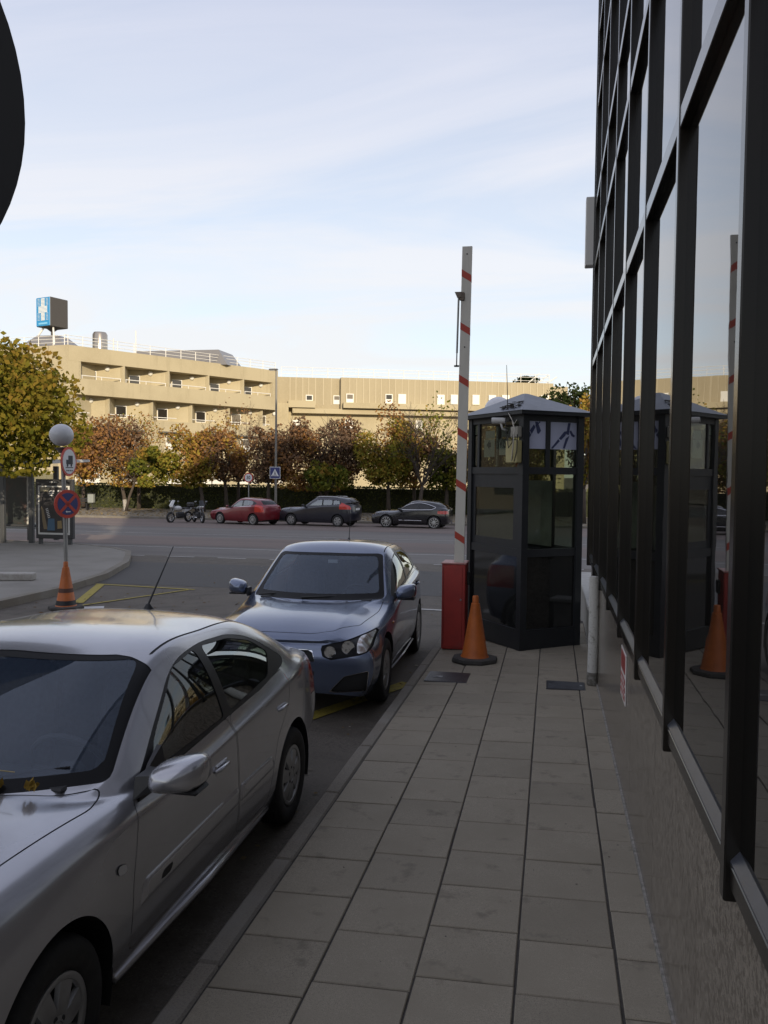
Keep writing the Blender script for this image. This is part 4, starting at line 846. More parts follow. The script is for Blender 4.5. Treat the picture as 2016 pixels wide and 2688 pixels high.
MB().lathe([(0, .045), (.012, .045), (.035, .012), (.04, 0)], (-.98, .0, 1.330), n=14).build('aerial_foot', M['dark'], silver, smooth=40)
MB().tube([(-.98, .0, 1.37), (-1.32, .0, 1.70)], [.007, .003], 6).build('aerial', M['dark'], silver)
# ------------------------------------------------------------------ blue grey hatchback (behind it)
def spec_blue(pnt=None, **kw):
    P = dict(nose=2.09, tail=-1.95, hw=.8675, h=1.51, xf=1.2625, xr=-1.2625)
    P['zs'] = [[.24, .21, .21, .20, .19, .19, .19, .19, .19, .21, .27, .31], [.34, .33, .33, .33, .33, .33, .33, .33, .33, .34, .38, .42], [.52, .54, .54, .54, .54, .53, .53, .53, .54, .55, .57, .58],
               [.68, .72, .745, .755, .75, .745, .75, .76, .78, .80, .79, .77], [.755, .80, .845, .875, .90, .935, .955, .975, 1.01, 1.05, 1.03, .98], [.80, .845, .895, .925, .955, .99, 1.015, 1.035, 1.07, 1.12, 1.10, 1.04]]
    R_ = hatch_rows(P); f = lambda *a: list(a)
    for k_, (ya_, yb_, yc_) in enumerate(((.60, .86, .915), (.70, .925, .97), (.78, .95, .985), (.76, .93, .98), (.70, .88, .94), (.64, .82, .88))):
        for c_, yv in enumerate((ya_, yb_, yc_)): R_[k_][c_] = (R_[k_][c_][0]+(.01 if c_ == 1 else 0), yv*.8675, R_[k_][c_][2])
    zm = lambda x, z: z if z < .25 else .25+(z-.25)*.945-.105*min(1, max(0, (x+.3)/1.2))*min(1, (z-.25)/.5)
    R_.append(f((2.03, .48, .825), (1.945, .61, .872), (1.64, .66, .935), (1.27, .675, .965), (.86, .71, .99), (.45, .79, 1.035), (-.10, .745, 1.24), (-.45, .742, 1.27), (-1.10, .725, 1.27), (-1.56, .705, 1.20), (-1.78, .60, 1.12), (-1.93, .42, 1.05)))
    R_.append(f((2.045, .385, .848), (1.965, .49, .91), (1.67, .515, .992), (1.31, .52, 1.022), (.94, .565, 1.035), (.56, .72, 1.055), (-.03, .615, 1.415), (-.45, .605, 1.448), (-1.26, .585, 1.415), (-1.68, .61, 1.22), (-1.83, .50, 1.14), (-1.94, .33, 1.06)))
    R_.append(f((2.05, .26, .852), (1.975, .33, .915), (1.70, .335, .998), (1.36, .365, 1.035), (1.02, .40, 1.048), (.74, .50, 1.055), (.03, .46, 1.458), (-.45, .45, 1.492), (-1.38, .43, 1.445), (-1.76, .45, 1.22), (-1.85, .36, 1.145), (-1.95, .24, 1.065)))
    R_.append(f((2.055, .10, .852), (1.98, .145, .915), (1.72, .165, 1.0), (1.39, .18, 1.04), (1.06, .20, 1.054), (.86, .25, 1.056), (.055, .23, 1.478), (-.45, .225, 1.510), (-1.42, .21, 1.455), (-1.79, .22, 1.22), (-1.86, .18, 1.147), (-1.955, .12, 1.067)))
    R_.append(f((2.055, 0, .852), (1.982, 0, .916), (1.725, 0, 1.003), (1.40, 0, 1.042), (1.07, 0, 1.056), (.895, 0, 1.057), (.06, 0, 1.484), (-.45, 0, 1.515), (-1.43, 0, 1.458), (-1.80, 0, 1.22), (-1.86, 0, 1.148), (-1.955, 0, 1.068)))
    cr_ = [(7, 5, 8, 5, .75), (8, 5, 9, 5, .75), (9, 5, 10, 5, .75)]+[(7, c, 7, c+1, .45) for c in range(5, 9)]+[(7, c, 7, c+1, .75) for c in range(1, 5)]+[(4, c, 4, c+1, .4) for c in range(1, 10)]+[(7, 0, 8, 0, .5), (8, 0, 9, 0, .5), (9, 0, 10, 0, .5)]
    R_ = [[(x, y, zm(x, z)) for x, y, z in r] for r in R_]; q_ = lambda pl: [(x, zm(x, z)) for x, z in pl]
    d = dict(rows=R_, crease=cr_, paint=pnt or paint('blue_grey_paint', (.140, .172, .255), .6, .25), R=.31, Ra=.362, ya=.85, xf=1.2625, xr=-1.2625, hw=.8675, ty=.765, tw=.195, rim=.195,
        wheel=('hub', 5, .05, .085, 5),
        dlo=q_([(.50, 1.035), (.15, 1.235), (-.14, 1.375), (-.45, 1.405), (-.95, 1.39), (-1.30, 1.31), (-1.47, 1.22), (-1.38, 1.155), (-.6, 1.065)]), dlo_r=[.05, .1, .16, .2, .2, .12, .05, .05, .05],
        panes=[q_([(.30, 1.055), (.13, 1.20), (-.14, 1.355), (-.40, 1.383), (-.415, 1.075)]), q_([(-.50, 1.083), (-.48, 1.385), (-.92, 1.37), (-1.17, 1.32), (-1.20, 1.145)])],
        ws=[(-.1, .915), (.715, .915), (.59, 1.345), (-.1, 1.352)], ws_x=.0, ws_in=[(-.1, .972), (.655, .972), (.548, 1.322), (-.1, 1.328)],
        rw=[(-.1, 1.10), (.57, 1.10), (.50, 1.315), (-.1, 1.315)], rw_x=-1.42,
        lamps=[], holes=[], hood=[(2.0, -.1), (1.995, .30), (1.93, .48), (1.62, .66), (.95, .72), (.62, .715), (.72, .56), (.90, .2), (.925, -.1)], hood_z=.66,
        doors=[q_([(.70, .34), (.69, .72), (.55, 1.01), (-.43, 1.05), (-.44, .33)]), q_([(-.45, .33), (-.44, 1.05), (-1.17, 1.10), (-1.14, .90), (-.92, .70), (-.80, .33)])],
        cab=dict(dash=.50, dz=.87, sf=-.15, sr=-.95, hz=1.20), hole_edge=M['chrome'])
    d.update(kw); return d
M['head_black'] = mat('headlight_black', (.006, .006, .007), .45, spec=.15)
sp2 = spec_blue()
sp2['lamps'] = [('roof_seam', 'top', [(-.06, .588), (-.5, .580), (-1.2, .558), (-1.2, .569), (-.5, .591), (-.06, .599)], 1.15, M['dark'], -.004), ('indicator_lens', 'front', [(.715, .612), (.80, .632), (.80, .752), (.70, .738)], 1.50, mat('clear_indicator', (.36, .30, .26), .14, .5, noise=(14, (.62, .62, .62), .45, .55)), -.004),
                ('headlight', 'front', [(.375, .668), (.405, .575), (.48, .550), (.74, .600), (.815, .628), (.815, .762), (.72, .748)], 1.48, M['head_black'], -.008),
                ('tail_light', 'rear', [(.60, .72), (.90, .71), (.90, 1.03), (.66, 1.01)], -1.45, M['red_lens'])]
sp2['holes'] = [('upper_grille', 'front', [(-.1, .525), (.345, .525), (.305, .635), (-.1, .635)], 1.6, M['wheel_dark'], -.03, False), ('lower_grille', 'front', [(-.1, .262), (.295, .262), (.345, .455), (-.1, .455)], 1.6, M['wheel_dark'], -.03, False),
                ('fog_recess', 'front', [(.45, .250), (.80, .275), (.825, .468), (.60, .41)], 1.3, M['wheel_dark'], -.014, True)]
BLU = (-2.455, 9.215)
blue = car('parked_car', (BLU[0], BLU[1], gz(BLU[1])), -math.pi/2+.0327, TILT, 'blue grey hatchback with round twin headlamps', sp2)
mirror(blue, .50, .83, .985, sp2['paint'], L=.21, Hh=.155, D=.15, arm=.0)
handle(blue, -.28, .865, .87, sp2['paint'], .18); handle(blue, -1.02, .865, .91, sp2['paint'], .18)
for s_ in (1, -1):
    for x, y, z, r in ((1.885, .468, .622, .050), (1.775, .628, .664, .058)):
        hl = min((o_ for o_ in blue.children if o_.name.startswith('headlight')), key=lambda o_: abs((o_.data.vertices[0].co.y > 0)-(s_ > 0))); v_ = min(hl.data.vertices, key=lambda q: (q.co.y-s_*y)**2+(q.co.z-z)**2)
        nrm_ = Vector((.93, s_*.32, .10)).normalized(); c0 = Vector((v_.co.x+.004, s_*y, z))
        MB().tube([c0-nrm_*.05, c0+nrm_*.012, c0+nrm_*.018], [r*.55, r*1.0, r*1.04], 28, False).build('lamp_bezel', M['chrome'], blue, smooth=True)
        MB().tube([c0-nrm_*.045, c0+nrm_*.008], [r*.3, r*.97], 28).build('lamp_reflector', M['reflector'], blue, smooth=30)
        MB().tube([c0-nrm_*.01, c0+nrm_*.006], [r*.30, r*.28], 16).build('lamp_bulb_shield', M['chrome'], blue, smooth=30)
    MB().box((.90, s_*.862, .72), (.05, .012, .022), bev=.004).build('side_repeater', M['amber'], blue)
    MB().tube([(.82, s_*.835, .235), (0, s_*.845, .225), (-.85, s_*.835, .235)], .010, 8).build('sill_edge', M['chrome'] if False else mat('sill_bright', (.4, .4, .41), .3, .6), blue, smooth=True)
    MB().lathe([(0, .006), (.012, .006), (.016, 0)], (1.04, s_*.40, .928), n=12).build('washer_jet', M['dark'], blue)
gl = MB()
for i in range(3): gl.box((1.99, 0, .545+.03*i), (.02, .56, .010), bev=.003)
gl.build('grille_bars', M['black'], blue)
MB().box((2.10, 0, .49), (.012, .52, .11), bev=.003).build('licence_plate', M['plate'], blue)
MB().box((2.085, 0, .58), (.02, .17, .06), bev=.012).build('grille_badge', mat('badge_gold', (.42, .30, .06), .3, .6), blue)
wiper(blue, [(.74, -.62, .935), (.70, -.40, .955), (.70, -.10, .965)]); wiper(blue, [(.86, -.12, .935), (.82, .15, .948), (.64, .54, .955)])
MB().box((.68, 0, .91), (.16, 1.2, .02), bev=.008).build('cowl_panel', M['dark'], blue)
MB().box((.10, .0, 1.27), (.03, .24, .07), bev=.015).build('rear_view_mirror', M['dark'], blue)
MB().box((.15, .05, 1.255), (.02, .11, .04), bev=.004).build('toll_sticker', mat('sticker_white', (.6, .62, .62), .5), blue)
MB().lathe([(0, .03), (.01, .03), (.022, 0)], (-.95, 0, 1.425), n=12).build('aerial_foot', M['dark'], blue); MB().tube([(-.95, 0, 1.44), (-1.02, 0, 1.70)], [.005, .003], 6).build('aerial', M['dark'], blue)
# ================================================================== cars across the road
def shift_spec(sp_, sx=1., sz=1., sy=1.):
    sp_ = dict(sp_); g2 = lambda pl: [(x*sx, z*sz) for x, z in pl]; gf = lambda pl: [(y*sy, z*sz) for y, z in pl]
    sp_['rows'] = [[(x*sx, y*sy, z*sz) for x, y, z in r] for r in sp_['rows']]; sp_['dlo'] = g2(sp_['dlo']); sp_['panes'] = [g2(p) for p in sp_['panes']]; sp_['doors'] = [g2(p) for p in sp_['doors']]
    for k_ in ('ws', 'ws_in', 'rw'): sp_[k_] = gf(sp_[k_])
    sp_['xf'] *= sx; sp_['xr'] *= sx; sp_['ws_x'] *= sx; sp_['rw_x'] *= sx; sp_['hw'] *= sy; sp_['hood'] = None
    sp_['ya'] *= sy; sp_['ty'] *= sy
    return sp_
def far_car(loc, head, label, sp_, extras, plate_x, plate_z):
    t = car('parked_car', (loc[0], loc[1], gz(loc[1])), head, 0., label, sp_, lvl=3)
    MB().box((plate_x, 0, plate_z), (.015, .50, .11), bev=.003).build('licence_plate', M['plate'], t); extras(t); return t
# red hatchback
s_r = shift_spec(spec_blue(paint('dark_red_paint', (.20, .012, .020), .35, .28)), .97, 1.02, 1.0)
s_r['lamps'] = [('headlight', 'front', [(.42, .66), (.72, .66), (.80, .86), (.70, .84)], 1.1, M['lamp_glass']), ('tail_light', 'rear', [(.66, .74), (.95, .72), (.95, 1.05), (.80, 1.12), (.70, 1.08)], -1.35, mat('red_lamp_bright', (.55, .03, .02), .15, coat=.6)), ('belt_chrome', 'side', [(.45, .955), (-1.1, 1.035), (-1.12, 1.06), (.45, .98)], .4, M['chrome'], .004)]
s_r['wheel'] = ('alloy', 15, .012, .012, 0); s_r['rim'] = .215; s_r['cab'] = dict(dash=.5, dz=.9, sf=-.1, sr=-.9, hz=1.1)
def ex_r(t): mirror(t, .45, .85, 1.0, s_r['paint'])
far_car((-16.55, 43.9), math.pi-.40, 'dark red hatchback parked beside the motorcycles', s_r, ex_r, -1.90, .80)
# dark people carrier with roof rails
s_m = shift_spec(spec_blue(paint('dark_blue_grey_paint', (.020, .022, .034), .35, .3)), 1.11, 1.13, 1.0)
s_m['rows'] = [[(x-(.16 if z > 1.25 and x < -1.0 else 0), y, z) for x, y, z in r] for r in s_m['rows']]
s_m['dlo'] = [(.55, 1.09), (.14, 1.28), (-.15, 1.44), (-.5, 1.47), (-1.1, 1.46), (-1.52, 1.42), (-1.60, 1.22), (-.7, 1.13)]; s_m['dlo_r'] = [.05, .1, .16, .2, .2, .08, .06, .05]
s_m['panes'] = [[(.33, 1.11), (.12, 1.26), (-.15, 1.42), (-.45, 1.445), (-.46, 1.14)], [(-.54, 1.15), (-.52, 1.45), (-1.05, 1.44), (-1.06, 1.18)], [(-1.13, 1.185), (-1.12, 1.435), (-1.46, 1.40), (-1.52, 1.235)]]
s_m['lamps'] = [('headlight', 'front', [(.45, .70), (.78, .72), (.80, .90), (.50, .86)], 1.2, M['lamp_glass']), ('tail_light', 'rear', [(.68, .95), (.98, .95), (.98, 1.38), (.76, 1.36)], -1.5, mat('red_lamp_bright2', (.50, .03, .02), .15, coat=.6))]
s_m['wheel'] = ('hub', 6, .03, .06, 0); s_m['R'] = .32; s_m['Ra'] = .37; s_m['rim'] = .21
def ex_m(t):
    mirror(t, .55, .85, 1.12, M['black'])
    for s_ in (1, -1): MB().tube([(-.05, s_*.60, 1.555), (-.2, s_*.60, 1.60), (-1.25, s_*.58, 1.60), (-1.38, s_*.57, 1.55)], .022, 8).build('roof_rail', mat('rail_silver', (.5, .5, .5), .35, .6), t, smooth=True)
far_car((-12.35, 44.1), math.pi-.20, 'dark people carrier with silver roof rails across the road', s_m, ex_m, -2.20, .95)
# black hatchback with the chrome window outline
s_b = shift_spec(spec_blue(paint('black_paint', (.010, .010, .014), .3, .22)), 1.035, 1.02, 1.03)
s_b['rows'] = [[(x, y, z-(.05 if z > 1.1 and x < -.9 else 0)) for x, y, z in r] for r in s_b['rows']]
s_b['dlo'] = [(.66, .985), (.10, 1.26), (-.28, 1.345), (-.62, 1.345), (-1.02, 1.26), (-1.40, 1.12), (-1.20, 1.02), (-.5, 1.0)]; s_b['dlo_r'] = [.04, .25, .25, .25, .25, .04, .14, .2]; s_b['dlo_chrome'] = True
s_b['panes'] = [[(.50, 1.005), (.08, 1.235), (-.27, 1.32), (-.40, 1.325), (-.45, 1.02)], [(-.52, 1.025), (-.47, 1.325), (-.62, 1.32), (-1.0, 1.24), (-1.30, 1.12), (-1.16, 1.045)]]; s_b['sideglass'] = M['dark_glass']
s_b['lamps'] = [('headlight', 'front', [(.45, .60), (.80, .64), (.84, .84), (.52, .76)], 1.2, M['lamp_glass']), ('tail_light', 'rear', [(.55, .80), (.98, .78), (.98, .95), (.6, .95)], -1.5, mat('red_lamp_bright3', (.5, .05, .04), .15, coat=.6))]
s_b['wheel'] = ('alloy', 10, .016, .022, 0); s_b['R'] = .335; s_b['Ra'] = .385; s_b['rim'] = .255
def ex_b(t):
    mirror(t, .50, .87, 1.0, s_b['paint'])
    for s_ in (1, -1): MB().box((-.02, s_*.905, .42), (1.25, .02, .035), bev=.008).build('door_chrome', M['chrome'], t)
    MB().tube([(-1.96, -.35, .27), (-2.03, -.35, .27)], .045, 12).build('exhaust', M['chrome'], t)
far_car((-7.25, 44.35), math.pi-.10, 'black hatchback with chrome outlined windows across the road', s_b, ex_b, -2.01, .86)
# ------------------------------------------------------------------ motorcycles
def motorbike(loc, head, label, fair, scooter):
    t = thing('motorcycle', (loc[0], loc[1], gz(loc[1])), label, 'motorcycle', rz=head, group='motorcycles beside the red car')
    fm = mat('bike_fairing', fair, .3, coat=.6)
    for x in (.68, -.68):
        MB().lathe([(.20, -.05), (.27, -.06), (.305, -.03), (.31, 0), (.305, .03), (.27, .06), (.20, .05)], (x, 0, .31), 'y', 26).build('tyre', M['tyre'], t, smooth=40)
        w = MB().lathe([(.205, -.03), (.19, 0), (.205, .03)], (x, 0, .31), 'y', 26)
        for i in range(5): a = i*1.2566; w.tube([(x, 0, .31), (x+.2*math.cos(a), 0, .31+.2*math.sin(a))], .014, 6)
        w.build('wheel', M['alloy'], t)
    MB().box((-.05, 0, .42), (.55, .28, .36), bev=.08).build('engine', M['black'], t)
    MB().tube([(.70, .08, .31), (.50, .08, .82), (.44, .08, .98)], .025, 8).tube([(.70, -.08, .31), (.50, -.08, .82), (.44, -.08, .98)], .025, 8).build('fork', M['sill'], t, smooth=True)
    MB().sphere((.12, 0, .80), .2, 16, 10, (1.35, .75, .7)).build('fuel_tank', fm, t, smooth=True)
    MB().box((-.45, 0, .80), (.62, .26, .10), bev=.05).build('seat', M['dark'], t)
    MB().hexa([(-.9, -.08, .74), (-.3, -.10, .56), (-.3, .10, .56), (-.9, .08, .74), (-.95, -.06, .86), (-.3, -.11, .76), (-.3, .11, .76), (-.95, .06, .86)]).build('tail_panel', fm, t)
    MB().tube([(.36, .36, 1.02), (.43, .2, 1.04), (.44, 0, 1.0), (.43, -.2, 1.04), (.36, -.36, 1.02)], .016, 8).build('handlebar', M['dark'], t, smooth=True)
    MB().sphere((.60, 0, .90), .12, 14, 10, (.8, 1.1, 1.1)).build('headlight', M['reflector'], t, smooth=True)
    MB().hexa([(.66, -.15, .95), (.72, 0, .97), (.72, .0, .97), (.66, .15, .95), (.46, -.13, 1.25), (.50, 0, 1.28), (.50, 0, 1.28), (.46, .13, 1.25)]).build('windshield', M['dark_glass'] if not scooter else fm, t)
    for s_ in (1, -1): MB().tube([(.40, s_*.25, 1.04), (.42, s_*.30, 1.17)], .007, 6).box((.42, s_*.31, 1.20), (.03, .13, .07), bev=.012).build('mirror', M['sill'], t)
    MB().tube([(.2, -.16, .30), (-.4, -.17, .28), (-.85, -.18, .42)], [.03, .04, .055], 10).build('exhaust', M['chrome'], t, smooth=True)
    MB().box((-.86, 0, .98), (.34, .38, .26), bev=.06).build('top_case', M['black'], t) if scooter else None
motorbike((-20.55, 43.9), -math.pi/2-.35, 'scooter with a white screen beside the dark motorcycle', (.55, .55, .55), True)
motorbike((-19.55, 44.2), -math.pi/2+.75, 'black motorcycle parked beside the red hatchback', (.012, .012, .012), False)
# ================================================================== left side: sign post, cone, shelter
M['galv'] = mat('galvanised_post', (.30, .30, .29), .45, .5, noise=(4, (.24, .24, .23), .45, .7))
px_, py_ = -7.99, 12.72; pz = gz(py_)
sp_t = thing('sign_post', (px_, py_, pz), 'grey post with a globe lamp, a lorry sign and a no stopping sign', 'sign post')
def zz(sy): return at_y(157, sy, py_)[2]-pz
zg = zz(1142); MB().tube([(.0, 0, .0), (-.03, 0, 1.5), (-.07, 0, zg-.2)], .036, 14).build('post', M['galv'], sp_t, smooth=40)
MB().sphere((-.085, 0, zg), .195, 36, 20, (1, 1, .95)).build('globe', mat('globe_milk_plastic', (.55, .555, .57), .35, noise=(2.5, (.46, .46, .46), .5, .7)), sp_t, smooth=True)
MB().lathe([(.05, zg-.30), (.07, zg-.26), (.12, zg-.215), (.05, zg-.21)], (-.08, 0, 0), n=20).build('globe_collar', mat('collar', (.12, .11, .10), .5), sp_t, smooth=40)
def disc(name, z, r, turn, m, parent, y=-.055, th=.006, x=0.):
    t = bpy.data.objects.new(name, None); o = MB().lathe([(0, -.045), (r, -.045), (r, -.045+th*3), (r-.02, -.045+th), (0, -.045+th)], ax='y', n=48).build(name, m, parent, smooth=30); o.location = (x, y, z); o.rotation_euler = (0, 0, turn); bpy.data.objects.remove(t); return o
M['s_red'] = mat('sign_face_red', (.55, .05, .03), .4, noise=(5, (.42, .05, .03), .4, .7)); M['s_blue'] = mat('sign_face_blue', (.03, .04, .16), .4); M['s_white'] = mat('sign_face_white', (.66, .67, .68), .4)
z1 = zz((966+1028)/2*1.2152); d = disc('lorry_sign', z1, .245, 1.62, M['s_red'], sp_t, y=-.003, x=.01)
f = MB().lathe([(0, -.048), (.205, -.048), (.205, -.045)], ax='y', n=48).build('sign_face', M['s_white'], d)
lor = MB().add([(x, -.050, z) for x, z in ((-.10, -.045), (-.06, -.045), (.11, -.045), (.11, .10), (-.035, .10), (-.035, .03), (-.10, .03))], [tuple(range(7))])
for cx_ in (-.06, .06): lor.lathe([(0, -.051), (.028, -.051)], (cx_, 0, -.06), 'y', 14)
lor.box((0, -.050, -.10), (.24, .002, .014)); 
for i in range(4): lor.box((-.08+.055*i, -.050, -.15), (.03, .002, .022))
lor.build('lorry_symbol', M['ink'], d)
z2 = zz((1056+1120)/2*1.2152); d = disc('no_stopping_sign', z2, .238, 1.10, M['s_red'], sp_t, y=-.022, x=.01)
MB().lathe([(0, -.048), (.185, -.048), (.185, -.045)], ax='y', n=48).build('sign_face', M['s_blue'], d)
for a in (math.pi/4, -math.pi/4): MB().box((0, -.0498, 0), (.40, .003, .050), m=Matrix.Rotation(a, 3, 'Y')).build('cross_bar', M['s_red'], d)
MB().add([(x, -.0518, z-.13) for x, z in ((-.045, 0), (-.015, -.022), (-.015, -.008), (.045, -.008), (.045, .008), (-.015, .008), (-.015, .022))], [tuple(range(7))]).build('arrow', M['s_white'], d)
ct2 = cone((px_+.13, py_-.24, gz(py_-.24)), .80, .155, 'orange cone with a dirty dark band at the foot of the sign post', dark=True, col=(.50, .135, .03))
o = MB().box((0, 0, .006), (.55, .32, .006), rz=.5).build('cardboard_sheet', mat('pale_card', (.5, .5, .5), .8)); o.location = (px_+.42, py_-.1, gz(py_)); tag(o, 'pale sheet of card lying beside the sign post cone', 'card')
o = MB().box((0, 0, .006), (.34, .2, .006), rz=-.3).build('cardboard_sheet', mat('pale_card2', (.42, .40, .37), .8)); o.location = (-3.85, 11.9, gz(11.9)); tag(o, 'scrap of pale card on the road behind the blue car', 'card')
# concrete block on the left pavement
q = on_plane(40, 1522, (0, 14, gz(14)+.13), np.array([0, .0137, 1.])); t = thing('concrete_block', (q[0], q[1], gz(q[1])+.125), 'low pale concrete block lying on the left pavement', 'concrete block', rz=.25)
MB().box((0, 0, .075), (.75, .26, .15), bev=.02).box((-.62, .02, .06), (.42, .24, .12), bev=.02).build('block', mat('pale_concrete', (.38, .36, .33), .9, noise=(8, (.27, .25, .22), .45, .7)), t)
# ------------------------------------------------------------------ bus shelter
SY = 24.3; sg = gz(SY)+.125
M['shelter'] = mat('shelter_grey_metal', (.085, .088, .09), .45, .4); M['sh_glass'] = glass('shelter_glass', (.75, .78, .76), 1.5, haze=((.2, .2, .2), .10))
bs = thing('bus_shelter', (-16.0, SY, sg), 'grey glazed bus shelter with a pale roof and a bench', 'bus shelter')
xl, xr_ = at_y(85, 1450, SY)[0]+16, at_y(8, 1450, SY)[0]+16-2.5
for x, y in ((xl-.02, 0), (at_y(14, 1450, SY)[0]+16, -.1), (xl-3.9, 0), (xl, 1.35), (xl-3.9, 1.35)): MB().box((x, y, 1.25), (.15, .13, 2.5), bev=.01).build('post', M['shelter'], bs)
MB().box((xl-1.95, .6, 2.52), (4.4, .10, .12)).build('roof_beam', M['shelter'], bs)
MB().hexa([(xl-4.2, -.7, 2.56), (xl+1.05, -.7, 2.56), (xl+1.05, 1.7, 2.66), (xl-4.2, 1.7, 2.66), (xl-4.2, -.7, 2.66), (xl+1.05, -.72, 2.70), (xl+1.05, 1.7, 2.74), (xl-4.2, 1.7, 2.72)]).build('roof', mat('shelter_roof_white', (.52, .52, .50), .5), bs)
MB().box((xl-1.95, 1.32, 1.30), (3.7, .012, 1.9)).build('rear_pane', M['sh_glass'], bs)
MB().box((xl-1.9, .95, .50), (3.0, .36, .06), bev=.02).build('bench', M['shelter'], bs)
for i in (-1, 1): MB().box((xl-1.9+i*1.2, .95, .24), (.06, .3, .48)).build('bench_leg', M['shelter'], bs)
MB().box((xl-1.6, 1.26, 1.30), (1.25, .05, 1.75), bev=.01).build('poster_frame', mat('frame_pale', (.45, .44, .40), .6), bs)
MB().box((xl-1.6, 1.225, 1.30), (1.12, .01, 1.62)).build('poster', mat('dark_poster', (.03, .035, .033), .3, noise=(2, (.08, .045, .04), .45, .65)), bs)
# advertising case at the end of the shelter
a0 = at_y(98, 1420, SY-.25); a1 = at_y(194, 1400, SY-.25); acx = (a0[0]+a1[0])/2; aw = (a1[0]-a0[0])
ap_ = thing('advertising_case', (acx, SY-.25, sg), 'tall dark advertising case with a backlit style poster beside the shelter', 'advertising case')
zt_, zb_ = at_y(150, 1258, SY-.25)[2]-sg, at_y(150, 1414, SY-.25)[2]-sg
MB().box((0, 0, (zt_+zb_)/2), (aw, .16, zt_-zb_), bev=.02).build('case', mat('case_dark', (.045, .045, .048), .4), ap_)
for x in (-aw*.40, aw*.40): MB().box((x, 0, zb_/2), (.10, .10, zb_+.01)).build('leg', M['shelter'], ap_)
h = zt_-zb_; MB().box((0, -.082, zb_+h*.48), (aw*.86, .01, h*.82), bev=.002).build('white_border', mat('border_white', (.62, .62, .60), .5), ap_)
MB().box((.0, -.089, zb_+h*.485), (aw*.77, .006, h*.765)).build('poster', mat('poster_dark', (.028, .027, .030), .35, noise=(3, (.055, .05, .05), .45, .7)), ap_)
def pp(poly, m, nm): MB().add([(x*aw, -.0935, zb_+h*z) for x, z in poly], [tuple(range(len(poly)))]).build(nm, m, ap_)
pp([(-.36, .86), (-.10, .86), (-.12, .80), (-.36, .79)], mat('print_tan', (.40, .36, .26), .6), 'printed_glow')
pp([(-.34, .55), (-.28, .5), (-.17, .16), (-.27, .16), (-.31, .3)], mat('print_tan2', (.22, .17, .10), .6), 'printed_bottle')
pp([(-.15, .34), (.02, .34), (.03, .14), (-.18, .14)], mat('print_blue', (.07, .14, .22), .6), 'printed_label')
pp([(.10, .30), (.21, .31), (.23, .18), (.10, .17)], mat('print_amber', (.30, .22, .10), .6), 'printed_glass')
M['print_w'] = mat('print_white', (.6, .6, .6), .6)
text('poster_text', 'MEZCLA', .15, M['print_w'], ap_, (-.18*aw, -.094, zb_+h*.42), (math.pi/2, 1.25, 0), sx=.8) if False else None
for i, (x, z, w_) in enumerate(((-.05, .80, .16), (-.05, .765, .14), (-.06, .73, .12))): pp([(x-w_/2, z-.012), (x+w_/2, z-.010), (x+w_/2, z+.012), (x-w_/2, z+.010)], M['print_w'], 'printed_word')
pp([(.10, .795), (.15, .795), (.15, .82), (.10, .82)], M['print_w'], 'printed_word'); pp([(.16, .803), (.34, .803), (.34, .807), (.16, .807)], M['print_w'], 'printed_rule')
for i in range(6): pp([(-.22+.012*i, .50-.028*i), (-.15+.012*i, .515-.028*i), (-.155+.012*i, .50-.028*i), (-.215+.012*i, .485-.028*i)], M['print_w'], 'printed_letter')
pp([(-.12, .945), (.10, .945), (.10, .96), (-.12, .96)], M['print_w'], 'maker_plate')
# ------------------------------------------------------------------ far street furniture
LY = 46.9
lb = at_y(714, 1240, LY); lt_ = at_y(716, 966, LY)
lp_ = thing('lamp_post', (lb[0], LY+.7, gz(LY)+.12), 'tall thin street lamp behind the red hatchback', 'street lamp')
lh = lt_[2]-gz(LY)-.12
MB().tube([(0, 0, 0), (0, 0, 1.2), (0, 0, lh-.05)], [.085, .075, .05], 12).build('mast', mat('lamp_mast_grey', (.20, .19, .17), .5, .4), lp_, smooth=40)
MB().box((-.18, 0, lh), (.55, .20, .10), bev=.04).build('lantern', mat('lantern_grey', (.12, .115, .11), .5), lp_); MB().box((-.24, 0, lh-.055), (.34, .15, .02)).build('lantern_glass', mat('lantern_glass', (.4, .4, .38), .3), lp_)
zs_ = at_y(718, 1241, LY)[2]-gz(LY)-.12; r_ = .30
t = thing('crossing_sign', (lb[0], LY+.55, gz(LY)+.12+zs_), 'square blue pedestrian crossing sign on the tall lamp post', 'sign')
MB().box((0, 0, 0), (.66, .02, .70), bev=.006).build('plate', M['s_white'], t); MB().box((0, -.012, 0), (.60, .006, .64)).build('blue_field', M['s_blue'], t)
MB().prism([(-.24, -.20), (.24, -.20), (0, .24)], 1, -.019, -.016).build('white_triangle', M['s_white'], t)
wk = MB()
for i in range(4): wk.prism([(-.15+.08*i, -.19), (-.11+.08*i, -.19), (-.12+.075*i, -.14), (-.145+.075*i, -.14)], 1, -.0215, -.0195)
wk.prism([(-.06, -.13), (-.03, -.13), (.0, -.04), (.04, -.13), (.07, -.13), (.025, -.0), (.02, .05), (-.02, .05), (-.02, 0)], 1, -.0215, -.0195); wk.prism(circ(10, .022, (0, .085)), 1, -.0215, -.0195)
wk.build('walking_figure', M['ink'], t)
b30 = at_y(643, 1254, LY); t = thing('speed_sign', (b30[0], LY+.6, gz(LY)+.12), 'round 30 speed limit sign on a thin post', 'sign')
h3 = b30[2]-gz(LY)-.12; MB().tube([(0, .03, 0), (0, .03, h3+.1)], .03, 10).build('post', M['galv'], t)
d = disc('sign_disc', h3, .29, 0, M['s_red'], t, y=.02); MB().lathe([(0, -.048), (.23, -.048), (.23, -.045)], ax='y', n=36).build('sign_face', M['s_white'], d)
text('number', '30', .28, M['ink'], d, (0, -.051, 0), sx=.9, bold=.006)
